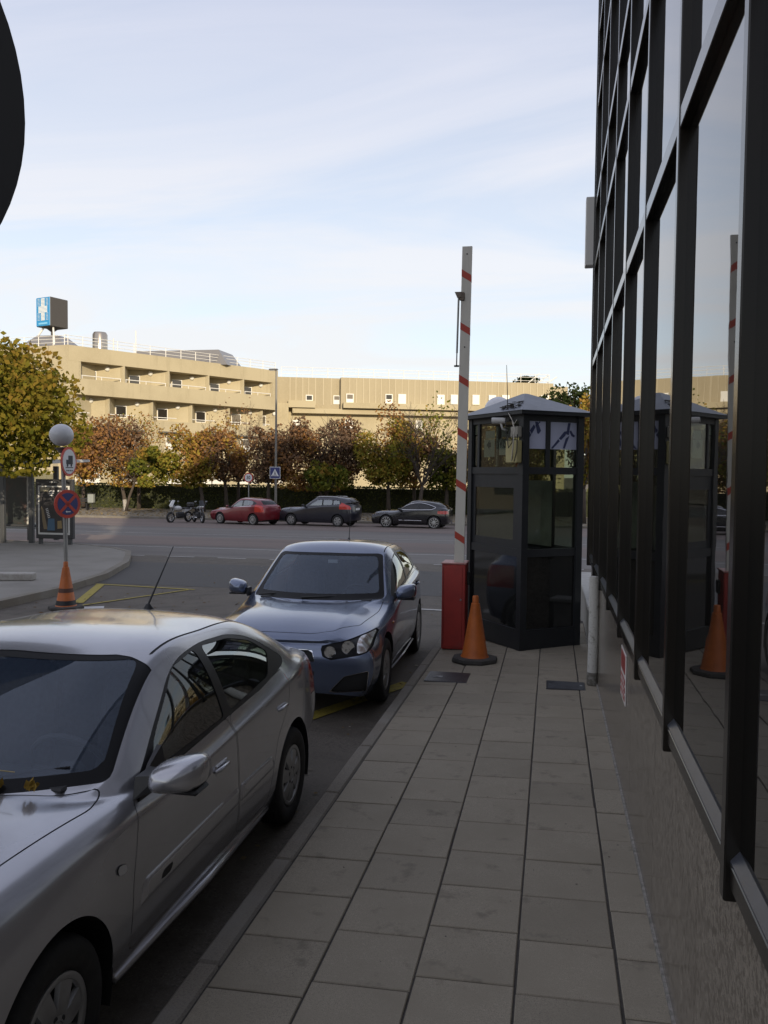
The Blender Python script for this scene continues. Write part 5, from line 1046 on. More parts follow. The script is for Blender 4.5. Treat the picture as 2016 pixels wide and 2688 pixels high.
# bench and bin by the hedge
t = thing('park_bench', (at_y(205, 1330, 54)[0], 54, gz(54)+.125), 'dark park bench in front of the long hedge', 'bench', rz=.1)
for i in range(3): MB().box((0, -.16+.15*i, .44), (1.7, .11, .03)).build('seat_slat', M['black'], t)
for i in range(2): MB().box((0, .26, .62+.16*i), (1.7, .03, .11)).build('back_slat', M['black'], t)
for x in (-.7, .7): MB().box((x, .02, .21), (.05, .45, .42)).box((x, .27, .6), (.05, .04, .5)).build('leg', M['black'], t)
bp = at_y(238, 1330, 54); t = thing('litter_bin', (bp[0], 54.2, gz(54)+.125), 'pale grey litter bin on a post beside the park bench', 'bin')
MB().tube([(0, 0, 0), (0, 0, 1.1)], .035, 8).build('post', M['black'], t); MB().box((0, -.12, .82), (.46, .34, .66), bev=.06).build('bin', mat('bin_grey', (.25, .27, .25), .6), t); MB().box((0, -.12, 1.17), (.5, .38, .05), bev=.015).build('lid', M['black'], t)
# satellite style dome showing over the booth roof (a white disc standing behind the far cars)
dc = at_y(1308, 1075, 30); t = thing('white_globe', (dc[0], 30, gz(30)), 'big pale globe lamp on a post showing above the booth roof', 'globe lamp')
zc_ = dc[2]-gz(30); MB().tube([(0, 0, 0), (0, 0, zc_-.3)], .06, 12).build('post', M['galv'], t); MB().sphere((0, 0, zc_-.05), .50, 32, 18).build('globe', mat('globe_white', (.60, .60, .62), .4), t, smooth=True)
# dark round panel high on the left
oc = at_y(-748, 120, 5.2); t = thing('round_panel', (oc[0]-.25, 5.2, gz(5.2)), 'large dark round panel edge reaching in high above the silver car', 'panel')
zc_ = oc[2]-gz(5.2); R0 = 2.13
MB().tube([(0, .1, 0), (0, .1, zc_)], .07, 14).build('mast', M['shelter'], t, smooth=40)
prof = circ(72, 1.0); shp = [(x*R0*(1.0), z*R0*(1.10 if z > 0 else 1.0)) for x, z in prof]
o = MB().prism(shp, 1, -.07, .07).build('panel', mat('panel_dark', (.028, .028, .028), .5), t); o.location = (.25, 0, zc_-.05); o.rotation_euler = (0, 0, .82)
# ================================================================== hospital behind the trees
M['hconc'] = mat('cream_concrete', (.425, .365, .235), .9, noise=[(.22, (.365, .31, .195), .45, .68), (1.3, (.335, .285, .18), .55, .75, (1, 1, .12)), (9, (.455, .395, .26), .5, .8)])
M['hpanel'] = mat('ribbed_concrete', (.37, .315, .205), .9, noise=[(.3, (.315, .265, .17), .45, .68, (1, 1, .15)), (6, (.40, .345, .225), .5, .8)])
M['hwhite'] = mat('white_frames', (.72, .70, .63), .6); M['hglass'] = mat('dark_window', (.025, .022, .018), .08, ior=1.6); M['hglass2'] = mat('curtained_window', (.14, .12, .09), .15)
M['hrail'] = mat('white_rail', (.70, .68, .62), .5); M['hdark'] = mat('slate_roof', (.10, .095, .085), .6); M['hgrey'] = mat('grey_roof_glazing', (.22, .21, .20), .3, .3)
def plane_frame(A, B):
    A, B = np.array([A[0], A[1], 0.]), np.array([B[0], B[1], 0.]); e = (B-A)/np.linalg.norm(B-A); n = np.array([e[1], -e[0], 0.]); return A, e, n, float(np.linalg.norm(B-A))
class Fac:
    def __init__(s, A, B, parent): s.A, s.e, s.n, s.L = plane_frame(A, B); s.p = parent; s.o = np.array(parent.location)
    def w(s, u, w, z): return tuple(s.A+s.e*u+s.n*w+np.array([0, 0, z])-s.o)
    def uz(s, px, py, w=0.): q = on_plane(px, py, s.A+s.n*w, s.n); return float(np.dot(q-s.A, s.e)), float(q[2])
    def box(s, nm, u0, u1, w0, w1, z0, z1, m, parent=None):
        return MB().hexa([s.w(u0, w0, z0), s.w(u1, w0, z0), s.w(u1, w1, z0), s.w(u0, w1, z0), s.w(u0, w0, z1), s.w(u1, w0, z1), s.w(u1, w1, z1), s.w(u0, w1, z1)]).build(nm, m, parent or s.p)
    def prism(s, nm, poly, z0, z1, m):
        n = len(poly); b = MB().add([s.w(*p, z0) for p in poly]+[s.w(*p, z1) for p in poly], [tuple(range(n))[::-1], tuple(range(n, 2*n))]+[(i, (i+1) % n, n+(i+1) % n, n+i) for i in range(n)]); return b.build(nm, m, s.p)
    def tube(s, nm, pts, r, m, n=6): return MB().tube([s.w(*p) for p in pts], r, n).build(nm, m, s.p)
hA, hB = (-45.7, 73.), (-32.0, 95.)
hz0 = -1.2
hs = thing('hospital_building', (-38, 85, hz0), 'cream concrete hospital wing with sawtooth balconies and a roof sign', 'building')
Fh = Fac(hA, hB, hs); Lh = Fh.L
def r1(x, y): return x*.4581, 750+y*.4581           # measured on an enlarged crop of the photograph
zt = np.mean([Fh.uz(*r1(440, 330))[1], Fh.uz(*r1(1190, 450))[1]]); zbt = np.mean([Fh.uz(*r1(455, 420))[1], Fh.uz(*r1(1190, 525))[1]])
zct = np.mean([Fh.uz(*r1(700, 548))[1], Fh.uz(*r1(1190, 605))[1]]); zcb = np.mean([Fh.uz(*r1(440, 610))[1], Fh.uz(*r1(1190, 690))[1]])
D0 = -9.
Fh.box('parapet', 0, Lh, D0, 0, zbt, zt, M['hconc']); Fh.box('balcony_band', -1.2, Lh, D0, 0, zcb, zct, M['hconc'])
edges = [Fh.uz(*r1(x, 600))[0] for x in (455, 708, 964, 1193, 1393, 1562)]
edges[0] = max(edges[0], .05)
Fh.box('wall', 0, edges[0]+.02, D0, -.01, zct, zbt, M['hconc']); Fh.box('wall', edges[-1]-.02, Lh, D0, -.01, zct, zbt, M['hconc'])
def window(F, u0, u1, w, z0, z1, open_=0, white=False):
    f = F.box('window', u0, u1, w-.02, w+.06, z0, z1, M['hwhite'])
    if not white:
        t_ = .10; F.box('pane', u0+t_, u1-t_, w+.055, w+.075, z0+(t_ if open_ == 0 else (z1-z0)*.5), z1-t_, M['hglass'] if open_ != 2 else M['hglass2'], f)
    else:
        F.box('shutter', u0+.06, u1-.06, w+.055, w+.085, z0+.06, z1-.06, M['hwhite'], f)
    return f
def niche(u0, u1, z0, z1, dep, wpx, base=0.):
    ua = u0+(u1-u0)*.36; wall = .16
    Fh.prism('bay_wall', [(u0, D0), (u0, base-.01), (u0+wall, base-.01), (ua, base-dep), (u1-wall, base-.35), (u1, base-.01), (u1, D0)][::-1], z0, z1, M['hconc'])
    # window on the long wall beside the apex
    a, b = np.array([ua, base-dep]), np.array([u1-wall, base-.35]); d = (b-a)/np.linalg.norm(b-a); nn = np.array([d[1], -d[0]])*-1
    if nn[1] < 0: nn = -nn
    zc0_, zc1_ = z0+(z1-z0)*wpx[0], z0+(z1-z0)*wpx[1]
    def pt(s_, o_, z): q = a+d*s_+nn*o_; return Fh.w(q[0], q[1], z)
    def bx_(nm, s0, s1, o0, o1, za, zb, m, par=None): return MB().hexa([pt(s0, o0, za), pt(s1, o0, za), pt(s1, o1, za), pt(s0, o1, za), pt(s0, o0, zb), pt(s1, o0, zb), pt(s1, o1, zb), pt(s0, o1, zb)]).build(nm, m, par or hs)
    f = bx_('window', .06, 1.16, -.02, .05, zc0_, zc1_, M['hwhite']); bx_('pane', .13, 1.09, .045, .065, zc0_+.08, zc1_-.10, M['hglass'] if rnd.random() < .7 else M['hglass2'], f)
    q = a+d*2.2+nn*.02; MB().sphere(Fh.w(q[0], q[1], z0+(z1-z0)*.80), .26, 12, 8).build('wall_lamp', M['hwhite'], hs, smooth=True)
for a, b in zip(edges[:-1], edges[1:]):
    niche(a, b, zct, zbt, 2.3, (.0, .66))
    Fh.tube('balcony_rail', [(a+.25, -.05, zct+.30), (b-.25, -.05, zct+.30)], .045, M['hrail'])
    for q in (a+.3, (a+b)/2, b-.3): Fh.tube('rail_post', [(q, -.05, zct), (q, -.05, zct+.30)], .035, M['hrail'], 5)
# storey below
zl = [Fh.uz(*r1(x, y))[1] for x, y in ((690, 735), (935, 758))]; zl0 = float(np.mean(zl))-.35
le = [Fh.uz(*r1(x, 690), -.5)[0] for x in (330, 620, 870, 1095, 1310, 1500, 1640)]; le[-1] = min(le[-1], Lh)
for a, b in zip(le[:-1], le[1:]):
    if b-a < 1.5: continue
    niche(a, b, zl0, zcb, 1.9, (.10, .70), -.5)
    Fh.tube('balcony_rail', [(a+.2, -.52, zl0+.35), (a+(b-a)*.62, -.52, zl0+.35)], .045, M['hrail'])
Fh.box('wall', le[0], Lh, D0, -.5, hz0, zl0, M['hconc'])
for a, b in zip(le[:-1], le[1:]):
    u = a+(b-a)*.36; Fh.box('canopy', u-1.0, u+1.9, -.5, .25, zl0-1.25, zl0-1.12, M['hdark']); window(Fh, u-.1, u+1.25, -.5, zl0-3.0, zl0-1.5, 2); Fh.box('window_rail', u-.3, u+1.4, -.48, -.35, zl0-2.9, zl0-2.8, M['hrail'])
    window(Fh, u-.2, u+2.4, -.5, hz0+1.9, hz0+3.0, 2)
# left return face
Fl = Fac((hA[0]-16, hA[1]+2.2), hA, hs)
Fl.box('wall', 0, Fl.L, -8, -.01, hz0, zt-.02, M['hconc'])
for i in range(3): Fl.box('wall_joint', Fl.L-2.2-3.1*i, Fl.L-2.14-3.1*i, -.02, .004, zcb, zt-.04, mat('joint_tan', (.30, .25, .17), .9))  # darker tan strips along the wall joints
# roof edge rail
def roof_rail(F, u0, u1, z, n, w=-.5, h=1.0):
    for k_ in (.35, .7, 1.0): F.tube('roof_rail', [(u0, w, z+h*k_), (u1, w, z+h*k_)], .028, M['hrail'], 5)
    for i in range(n+1): u = u0+(u1-u0)*i/n; F.tube('rail_post', [(u, w, z-.02), (u, w, z+h)], .04, M['hrail'], 5)
roof_rail(Fh, 0, Lh, zt, 14); roof_rail(Fl, Fl.L-9, Fl.L-.3, zt-.02, 5)
# roof lights, flue, mast
def rp(sx, sy, back): q = on_plane(sx, sy, Fh.A-Fh.n*back, Fh.n); return q-Fh.o
def hexroof(c, hw, hd, h, top, m, nm):
    MB().hexa([(c[0]-hw, c[1]-hd, c[2]), (c[0]+hw, c[1]-hd, c[2]), (c[0]+hw, c[1]+hd, c[2]), (c[0]-hw, c[1]+hd, c[2]), (c[0]-hw*top, c[1]-hd*top, c[2]+h), (c[0]+hw*top, c[1]-hd*top, c[2]+h), (c[0]+hw*top, c[1]+hd*top, c[2]+h), (c[0]-hw*top, c[1]+hd*top, c[2]+h)]).build(nm, m, hs)
q = rp(*r1(1060, 400), 6.); q[2] = zt-hz0-.1; hexroof(q, 6.2, 2.6, 1.75, .80, M['hgrey'], 'roof_light')
fq = rp(*r1(573, 345), 3.); h = rp(*r1(573, 268), 3.)[2]
MB().tube([(fq[0], fq[1], zt-hz0-.1), (fq[0], fq[1], h-.25), (fq[0], fq[1], h)], [.75, .75, .62], 24).build('flue', mat('steel_flue', (.45, .40, .33), .22, .9), hs, smooth=40)
for sx, y0, y1, nm in ((778, 355, 258, 'roof_mast'), (650, 345, 303, 'roof_vent')):
    a = rp(*r1(sx, y1), 3.); MB().tube([(a[0], a[1], zt-hz0-.1), (a[0], a[1], a[2])], .06, 6).build(nm, M['hrail'], hs)
# roof sign: blue box with a white striped cross
SQ = np.array([hA[0]-5.0, hA[1]+4.5, 0]); sn = np.array([0, 1., 0]); sc = on_plane(*r1(300, 155), SQ, sn); bt_ = on_plane(*r1(300, 243), SQ, sn)[2]; tp_ = on_plane(*r1(300, 78), SQ, sn)[2]
st = thing('roof_sign', (sc[0], sc[1], zt), 'blue box sign with a white striped cross on the hospital roof', 'sign', rz=-.30)
q = np.array([sc[0], sc[1], 0])-Fh.o; q[2] = zt-hz0-.05; hexroof(q, 2.9, 2.2, 1.6, .40, M['hgrey'], 'roof_light')
hh, cz = tp_-bt_, (tp_+bt_)/2-zt; sw, sd = 2.05, 2.2
M['signgrey'] = mat('sign_side_grey', (.06, .055, .05), .6)
MB().box((0, 0, cz), (sw, sd, hh), bev=.05).build('box', M['signgrey'], st)
MB().box((0, -sd/2-.02, cz), (sw-.08, .06, hh-.08), bev=.02).build('blue_face', mat('sign_blue', (.025, .25, .52), .4), st)
ff = -sd/2-.06
M['signw'] = mat('sign_cross_white', (.78, .78, .72), .5)
n_ = 17
for i in range(n_):
    z = cz+hh*.44-hh*.72*i/(n_-1); f_ = abs(i-(n_-1)/2)/(n_-1)*2; w_ = sw*.62 if .0 <= f_ < .28 else sw*.26
    MB().box((0, ff, z), (w_, .03, hh*.030)).build('cross_stripe', M['signw'], st)
    if f_ >= .28:
        for s_ in (-1, 1): MB().box((s_*sw*.30, ff, z), (sw*.16, .02, hh*.010)).build('side_stripe', M['signw'], st)
MB().box((0, ff, cz-hh*.40), (sw*.62, .02, hh*.06)).build('word_band', mat('sign_word', (.20, .50, .72), .5), st)
MB().tube([(0, 0, .3), (0, 0, cz-hh/2-.4), (0, 0, cz-hh/2)], [.16, .16, .7], 12).build('stem', M['signgrey'], st)
for s_ in (-1, 1): MB().tube([(s_*.7, -.5, cz-hh/2), (s_*2.0, -1.4, .0)], .09, 6).build('strut', M['hrail'], st)
# ---- long wing parallel to the road
wg = thing('hospital_building', (-15, 106, hz0), 'long ribbed hospital wing with a row of white windows', 'building')
Fw = Fac((-33.6, 99.6), (1.9, 112.8), wg)
def r2(x, y): return 700+x*.5184, 850+y*.5184
ztw = float(np.mean([Fw.uz(*r2(520, 282))[1], Fw.uz(*r2(1200, 289))[1]]))
uE = Fw.uz(*r2(1452, 320))[0]; uEnd = Fw.uz(*r2(1525, 340))[0]; uS = Fw.uz(*r2(376, 330))[0]
zl1 = Fw.uz(*r2(700, 433))[1]; zl2 = Fw.uz(*r2(900, 466))[1]; zstep = Fw.uz(*r2(1490, 318))[1]
Fw.box('wall', -2, uS, -9, -.9, zl2, ztw-.03, M['hpanel']); Fw.box('wall', uS, uE, -9, 0, zl2, ztw, M['hpanel']); Fw.box('wall', uE, uEnd, -9, -.02, zl2, zstep, M['hpanel'])
Fw.box('wall', -2, uEnd, -9, -.7, hz0, zl2, M['hconc'])
Fw.box('ledge', Fw.uz(*r2(108, 433))[0], Fw.uz(*r2(245, 433))[0], -1, .6, zl1-.1, zl1+.75, M['hconc'])
Fw.box('ledge', Fw.uz(*r2(385, 433))[0], uEnd, -.1, .9, zl1-.05, zl1+.62, M['hconc']); Fw.box('ledge', Fw.uz(*r2(130, 466))[0], uEnd, -1, .25, zl2-.05, zl2+.55, M['hconc'])
Fw.box('step_wall', -2, Fw.uz(*r2(110, 420))[0], -5, .5, hz0, Fw.uz(*r2(80, 402))[1], M['hconc'])
x = 90
ribs = [120, 150, 185, 215, 250, 290, 330, 420, 455, 490, 520, 552, 580, 620, 652, 685, 718, 750, 780, 812, 850, 880, 915, 950, 985, 1020, 1060, 1080, 1110, 1140, 1172, 1205, 1240, 1270, 1300, 1335, 1370, 1400, 1430, 1480, 1505]
for x in ribs:
    u = Fw.uz(*r2(x, 330))[0]; w_ = -.9 if u < uS else 0; z1_ = zstep if u > uE else ztw
    Fw.box('rib', u-.05, u+.05, w_-.01, w_+.05, zl1+.4, z1_-.05, M['hconc'] if False else mat('rib_pale', (.46, .40, .275), .8) if 'ribm' not in M else M['ribm'])
    M.setdefault('ribm', bpy.data.materials['rib_pale'])
for x0, x1, y0, y1, k_ in ((200, 236, 357, 408, 1), (341, 375, 360, 404, 2), (402, 440, 355, 406, 2), (600, 637, 357, 408, 1), (665, 705, 357, 408, 9), (862, 900, 360, 410, 9), (930, 967, 360, 408, 9), (1122, 1160, 362, 412, 9), (1190, 1228, 362, 412, 9), (1387, 1427, 363, 414, 9), (1040, 1076, 361, 410, 9),
                         (133, 171, 485, 536, 9), (400, 440, 485, 536, 9), (760, 796, 488, 538, 9), (980, 1016, 488, 538, 9), (1250, 1290, 490, 540, 9)):
    u0, za_ = Fw.uz(*r2(x0, y1)); u1, zb_ = Fw.uz(*r2(x1, y0)); w_ = (-.9 if u1 < uS+.3 else .09) if y0 < 450 else -.7
    window(Fw, u0, u1, w_+.02, za_, zb_, 0 if k_ == 9 else k_, k_ == 9)
Fw.box('dark_opening', Fw.uz(*r2(1455, 400))[0], Fw.uz(*r2(1500, 400))[0], -.05, .03, Fw.uz(*r2(1455, 400))[1], Fw.uz(*r2(1455, 374))[1], M['hdark'])
roof_rail(Fw, .5, uE, ztw, 18, -1.6, 1.3)
for i in range(3): Fw.tube('roof_bracket', [(uE-3+1.2*i, -2, ztw), (uE-1.2+1.2*i, -2, ztw+1.5-.2*i)], .07, M['hrail'])

# ================================================================== trees
def leafmat(name, ramp, trans=.25):
    m = bpy.data.materials.new(name); t = nodes_of(m); t.nodes.clear()
    at_ = t.nodes.new('ShaderNodeAttribute'); at_.attribute_name = 'tint'; rp_ = t.nodes.new('ShaderNodeValToRGB'); cr_ = rp_.color_ramp
    for i, (p, c) in enumerate(ramp):
        e = cr_.elements[i] if i < 2 else cr_.elements.new(p); e.position = p; e.color = (*c, 1)
    t.links.new(at_.outputs['Fac'], rp_.inputs[0])
    df = t.nodes.new('ShaderNodeBsdfDiffuse'); tl = t.nodes.new('ShaderNodeBsdfTranslucent'); mx = t.nodes.new('ShaderNodeMixShader'); mx.inputs[0].default_value = trans
    out = t.nodes.new('ShaderNodeOutputMaterial')
    for n_ in (df, tl): t.links.new(rp_.outputs[0], n_.inputs[0])
    t.links.new(df.outputs[0], mx.inputs[1]); t.links.new(tl.outputs[0], mx.inputs[2]); t.links.new(mx.outputs[0], out.inputs[0]); return m
rs_ = np.random.RandomState(11)
def leaves(name, P, size, tint, m, parent, kind=None):
    n = len(P); d = rs_.normal(size=(n, 3)); d /= np.linalg.norm(d, axis=1)[:, None]; e = np.cross(d, rs_.normal(size=(n, 3))); e /= np.linalg.norm(e, axis=1)[:, None]
    s_ = size*rs_.uniform(.6, 1.35, (n, 1)); V = np.stack([P-d*s_*.55, P+e*s_*.36, P+d*s_*.55, P-e*s_*.36], 1).reshape(-1, 3)
    me = bpy.data.meshes.new(name); me.vertices.add(4*n); me.vertices.foreach_set('co', V.reshape(-1)); me.loops.add(4*n); me.loops.foreach_set('vertex_index', np.arange(4*n, dtype=np.int32))
    me.polygons.add(n); me.polygons.foreach_set('loop_start', np.arange(0, 4*n, 4, dtype=np.int32)); me.update(calc_edges=True)
    a = me.attributes.new('tint', 'FLOAT', 'FACE'); a.data.foreach_set('value', np.clip(tint, 0, 1).astype(np.float32)); me.materials.append(m); o = link(name, me, parent)
    if kind: o['kind'] = kind
    return o
M['bark'] = mat('bark', (.075, .058, .044), .95, noise=(9, (.045, .035, .028), .4, .7, (1, 1, .3)), bump=(30, .6, .01)); M['limewash'] = mat('limewashed_bark', (.35, .33, .30), .9, noise=(8, (.22, .20, .17), .45, .7))
def branches(b, p, d, L, r, depth, spread, tips):
    n = 4; pts, rr = [Vector(p)], [r]; q = Vector(p); v = Vector(d).normalized()
    for i in range(n):
        v = (v+Vector((rnd.gauss(0, .12), rnd.gauss(0, .12), rnd.gauss(.03, .07)))).normalized(); q = q+v*L/n; pts.append(q.copy()); rr.append(max(.008, r*(1-.62*(i+1)/n)))
    b.tube(pts, rr, 6 if r > .03 else 4, False); tips.append(q.copy())
    if depth <= 0: return
    for k_ in range(3 if depth > 1 else 4):
        t = rnd.uniform(.35, 1.0); i = min(n-1, int(t*n)); s_ = pts[i].lerp(pts[i+1], t*n-i)
        a = rnd.uniform(0, 6.283); o = v.orthogonal().normalized(); o = Matrix.Rotation(a, 3, v) @ o
        branches(b, s_, (v+o*spread*rnd.uniform(.6, 1.2)), L*rnd.uniform(.5, .72), max(.008, r*.45), depth-1, spread, tips)
def tree(base, label, trunk_h, c, rad, n, size, m, tintf, bare=0, group='autumn trees along the hedge', white=False, clumps=26, tr=.13, depth=2):
    """c: crown centre (world), rad: half axes"""
    t = thing('tree', base, label, 'tree', group=group); B = Vector(base); cc = Vector(c)-B
    b = MB(); top = Vector((cc.x*.3, cc.y*.3, trunk_h)); b.tube([(0, 0, 0), (top.x*.4, top.y*.4, trunk_h*.5), tuple(top)], [tr*1.25, tr, tr*.8], 10)
    tips = []
    for i in range(6 if not bare else bare):
        a = 6.283*i/6+rnd.uniform(-.3, .3); up = rnd.uniform(.6, 1.5); branches(b, top, (math.cos(a)*rad[0]*.5, math.sin(a)*rad[1]*.5, up*rad[2]*.8), rad[2]*rnd.uniform(.75, 1.15) if not bare else rad[2]*rnd.uniform(.9, 1.25), tr*.5, depth, .75, tips)
    b.build('trunk', M['bark'], t, smooth=True, fix=False)
    if white: MB().tube([(0, 0, 0), (top.x*.3, top.y*.3, trunk_h*.38)], [tr*1.28, tr*1.1], 10, False).build('limewash_band', M['limewash'], t, smooth=True)
    if n:
        k_ = clumps; u = rs_.normal(size=(k_, 3)); u /= np.linalg.norm(u, axis=1)[:, None]; C = u*(rs_.uniform(.25, 1, (k_, 1))**.5)*.82; cr_ = rs_.uniform(.24, .44, k_)
        i = rs_.randint(0, k_, n); g = rs_.normal(size=(n, 3)); g /= np.linalg.norm(g, axis=1)[:, None]; P = C[i]+g*(cr_[i]*rs_.uniform(.3, 1., n)**.45)[:, None]
        P[:, 2] = np.where(P[:, 2] < -.75, -.75+(P[:, 2]+.75)*.3, P[:, 2])
        tint = tintf(P)+.10*rs_.normal(size=n)+.12*rs_.normal(size=k_)[i]
        leaves('crown', np.array(cc)+P*np.array(rad), size, tint, m, t)
    return t
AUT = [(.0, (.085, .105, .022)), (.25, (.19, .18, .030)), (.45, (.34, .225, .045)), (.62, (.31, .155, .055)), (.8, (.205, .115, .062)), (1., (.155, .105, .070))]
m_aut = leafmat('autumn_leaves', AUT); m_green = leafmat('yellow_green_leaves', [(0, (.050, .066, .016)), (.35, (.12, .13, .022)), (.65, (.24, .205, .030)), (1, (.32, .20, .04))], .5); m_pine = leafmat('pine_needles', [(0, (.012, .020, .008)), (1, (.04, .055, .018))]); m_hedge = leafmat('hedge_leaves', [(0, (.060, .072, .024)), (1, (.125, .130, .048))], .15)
fp = gz(55)+.125
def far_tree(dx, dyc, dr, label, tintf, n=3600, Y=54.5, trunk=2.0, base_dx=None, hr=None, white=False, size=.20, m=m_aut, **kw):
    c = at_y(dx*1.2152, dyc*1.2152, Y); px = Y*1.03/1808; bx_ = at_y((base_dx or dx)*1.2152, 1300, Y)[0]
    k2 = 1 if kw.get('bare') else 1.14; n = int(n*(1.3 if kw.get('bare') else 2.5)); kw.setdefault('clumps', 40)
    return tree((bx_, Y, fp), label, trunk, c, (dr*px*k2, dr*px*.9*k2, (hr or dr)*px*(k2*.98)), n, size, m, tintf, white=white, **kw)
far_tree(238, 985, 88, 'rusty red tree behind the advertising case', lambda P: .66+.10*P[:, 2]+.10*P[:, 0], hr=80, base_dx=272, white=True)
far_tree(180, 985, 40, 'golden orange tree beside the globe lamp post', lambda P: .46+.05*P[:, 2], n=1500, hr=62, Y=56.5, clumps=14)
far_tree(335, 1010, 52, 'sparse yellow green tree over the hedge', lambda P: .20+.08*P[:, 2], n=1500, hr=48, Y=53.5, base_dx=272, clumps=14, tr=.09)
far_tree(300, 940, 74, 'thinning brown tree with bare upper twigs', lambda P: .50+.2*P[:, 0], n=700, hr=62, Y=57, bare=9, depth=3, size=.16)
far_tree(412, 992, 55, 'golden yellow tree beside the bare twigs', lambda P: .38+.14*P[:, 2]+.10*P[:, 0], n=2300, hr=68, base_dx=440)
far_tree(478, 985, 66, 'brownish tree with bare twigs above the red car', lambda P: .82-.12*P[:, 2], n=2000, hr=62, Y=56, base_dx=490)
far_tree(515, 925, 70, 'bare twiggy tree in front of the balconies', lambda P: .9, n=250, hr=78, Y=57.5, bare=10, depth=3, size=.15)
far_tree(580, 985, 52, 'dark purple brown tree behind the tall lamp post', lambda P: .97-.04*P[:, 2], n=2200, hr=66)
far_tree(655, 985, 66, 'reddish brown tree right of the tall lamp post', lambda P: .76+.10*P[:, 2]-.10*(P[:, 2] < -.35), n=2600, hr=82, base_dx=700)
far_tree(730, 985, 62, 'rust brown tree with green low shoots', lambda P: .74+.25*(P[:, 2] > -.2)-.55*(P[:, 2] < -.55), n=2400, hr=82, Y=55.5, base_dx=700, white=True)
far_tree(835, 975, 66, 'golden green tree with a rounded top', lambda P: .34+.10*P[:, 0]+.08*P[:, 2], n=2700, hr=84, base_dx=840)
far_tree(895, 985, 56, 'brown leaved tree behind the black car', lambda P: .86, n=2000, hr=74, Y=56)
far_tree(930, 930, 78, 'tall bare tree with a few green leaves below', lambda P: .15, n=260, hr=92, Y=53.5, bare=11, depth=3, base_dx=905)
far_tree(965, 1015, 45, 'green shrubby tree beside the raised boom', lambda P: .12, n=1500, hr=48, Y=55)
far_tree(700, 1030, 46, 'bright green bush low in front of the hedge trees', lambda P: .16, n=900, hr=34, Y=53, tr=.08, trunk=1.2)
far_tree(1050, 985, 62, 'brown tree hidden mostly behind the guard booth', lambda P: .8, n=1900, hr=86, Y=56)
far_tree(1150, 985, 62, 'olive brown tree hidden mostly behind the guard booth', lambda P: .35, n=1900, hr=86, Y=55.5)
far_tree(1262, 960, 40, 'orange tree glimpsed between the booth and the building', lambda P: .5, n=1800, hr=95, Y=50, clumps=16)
c = at_y(1245*1.2152, 905*1.2152, 72); tree((c[0]+2, 72, fp), 'dark pine tree beyond the guard booth', 4.5, c, (4.4, 4, 2.6), 4200, .30, m_pine, lambda P: .5+.3*P[:, 2], group='pines beyond the wing', clumps=30, tr=.25)
c = at_y(1140*1.2152, 822*1.2152, 130); tree((c[0], 130, hz0), 'tiny dark pine crown above the hospital roof', 12, c, (2.2, 2, .6), 700, .35, m_pine, lambda P: .3, group='pines beyond the wing', tr=.2)
# near yellow green tree at the left edge
c = at_y(-5*1.2152, 895*1.2152, 21.6); t = tree((c[0]-1.3, 21.8, gz(21.8)+.125), 'large yellow green tree overhanging the bus shelter', 2.4, c, (2.45, 2.3, 2.15), 11000, .155, m_green, lambda P: .52+.16*P[:, 2]+.22*(P[:, 0] > .45)*rs_.uniform(0, 1, len(P)), group=None, clumps=46, tr=.16, depth=3)
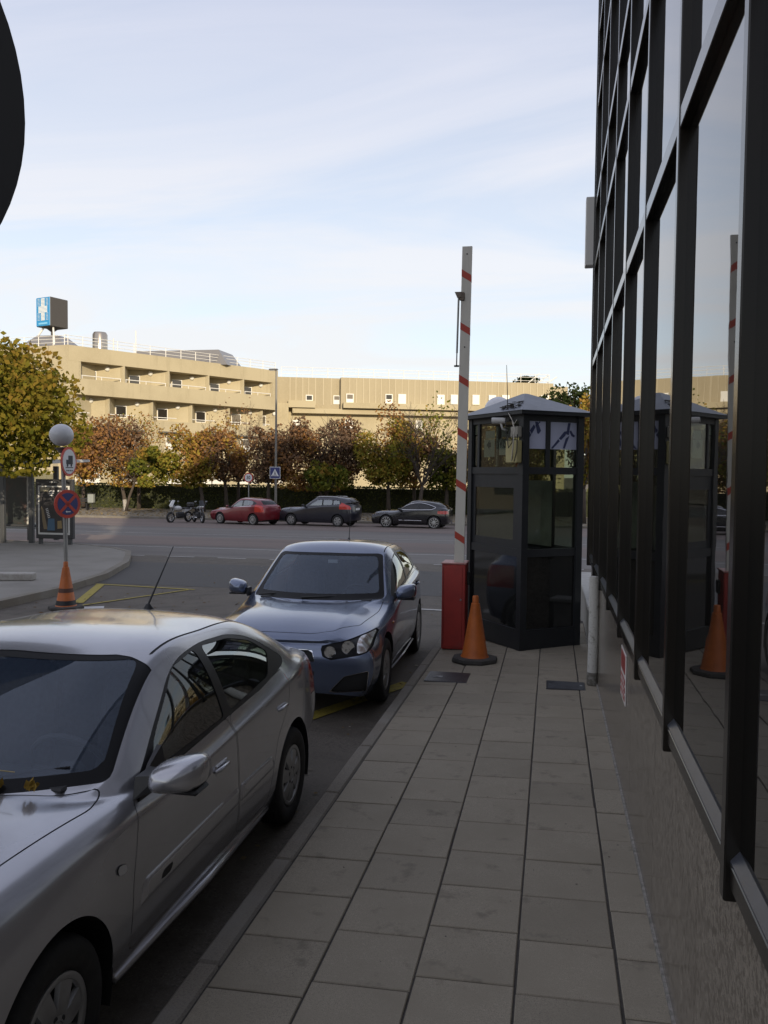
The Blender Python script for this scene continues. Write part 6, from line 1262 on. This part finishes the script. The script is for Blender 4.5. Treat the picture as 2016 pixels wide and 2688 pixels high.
# ------------------------------------------------------------------ hedge and fallen leaves
hy = 58.0; hx0, hx1, hht = -44., 4., 1.80
t = thing('hedge', (-20, hy, fp), 'long clipped dark green hedge behind the far pavement', 'hedge')
MB().box((0, .7, hht/2-.05), (hx1-hx0-.3, 1.2, hht-.1)).build('core', mat('hedge_core', (.035, .04, .018), 1.), t)
n = 15000; P = np.stack([rs_.uniform(hx0+20, hx1+20, n), np.abs(rs_.normal(0, .10, n)), rs_.uniform(0, hht, n)], 1); k_ = rs_.rand(n) < .25; P[k_, 1] = rs_.uniform(0, 1.4, k_.sum()); P[k_, 2] = hht+rs_.normal(0, .035, k_.sum())
leaves('foliage', P, .13, rs_.uniform(0, 1, n), m_hedge, t, 'stuff')
def litter(name, xs, ys, n, size, ramp, zf, label):
    P = np.stack([rs_.uniform(*xs, n), rs_.uniform(*ys, n), np.zeros(n)], 1); P[:, 2] = [zf(a, b)+.012 for a, b in P[:, :2]]
    d = rs_.normal(size=(n, 3)); d[:, 2] *= .12; d /= np.linalg.norm(d, axis=1)[:, None]; e = np.cross(d, np.array([0, 0, 1.])+rs_.normal(size=(n, 3))*.15); s_ = size*rs_.uniform(.5, 1.4, (n, 1))
    V = np.stack([P-d*s_*.5, P+e*s_*.34, P+d*s_*.5, P-e*s_*.34], 1).reshape(-1, 3); me = bpy.data.meshes.new(name); me.from_pydata(V.tolist(), [], [(4*i, 4*i+1, 4*i+2, 4*i+3) for i in range(n)])
    a = me.attributes.new('tint', 'FLOAT', 'FACE'); a.data.foreach_set('value', rs_.uniform(0, 1, n).astype(np.float32)); me.materials.append(leafmat(name+'_m', ramp, .1)); o = link(name, me); tag(o, label, kind='stuff')
L1 = [(0, (.20, .17, .12)), (.5, (.16, .11, .05)), (1, (.30, .28, .24))]
litter('fallen_leaves', (-40, 4), (47.5, 57.5), 9000, .16, [(0, (.22, .15, .06)), (1, (.28, .22, .12))], lambda x, y: gz(y)+.125, 'fallen autumn leaves on the pavement before the hedge')
litter('fallen_leaves', (-1.75, -1.42), (4.2, 13), 46, .045, L1, lambda x, y: gz(y), 'small fallen leaves in the gutter by the kerb')
litter('fallen_leaves', (-9, -1.8), (11.0, 22), 240, .05, L1, lambda x, y: gz(y)+.004, 'scattered fallen leaves on the asphalt behind the cars')
litter('fallen_leaves', (-12, -5), (2, 14), 320, .06, [(0, (.14, .07, .035)), (1, (.10, .06, .03))], lambda x, y: gz(y), 'reddish leaf litter on the road beyond the silver car')
litter('fallen_leaves', (-1.3, .4), (2, 10), 40, .012, [(0, (.04, .035, .03)), (1, (.06, .05, .04))], lambda x, y: sz(x, y)-.008, 'tiny dark specks of litter on the pavement tiles')
# leaf clump on the silver car's cowl
t = thing('dry_leaf', (0, 0, 0), 'crumpled yellow maple leaves caught on the silver car cowl', 'dry leaves'); mw = Matrix.Translation(Vector((SIL[0], SIL[1], gz(SIL[1])))) @ (Matrix.Rotation(TILT, 4, 'X') @ Matrix.Rotation(-math.pi/2, 4, 'Z'))
lm = leafmat('dry_yellow', [(0, (.30, .20, .05)), (1, (.22, .14, .03))], .3)
for (x, y, z, s_) in ((.985, .30, .975, .11), (.96, .36, .97, .07), (.93, .50, .965, .06)):
    P = np.array([tuple(mw @ Vector((x+rnd.gauss(0, s_*.22), y+rnd.gauss(0, s_*.3), z+abs(rnd.gauss(0, s_*.18))))) for _ in range(14)]); leaves('leaf', P, s_*.55, rs_.uniform(0, 1, 14), lm, t)
MB().tube([tuple(mw @ Vector(p)) for p in ((.97, .31, .99), (.93, .36, 1.02), (.92, .43, 1.015))], .0025, 5).build('stalk', mat('stalk', (.35, .28, .14), .8), t)
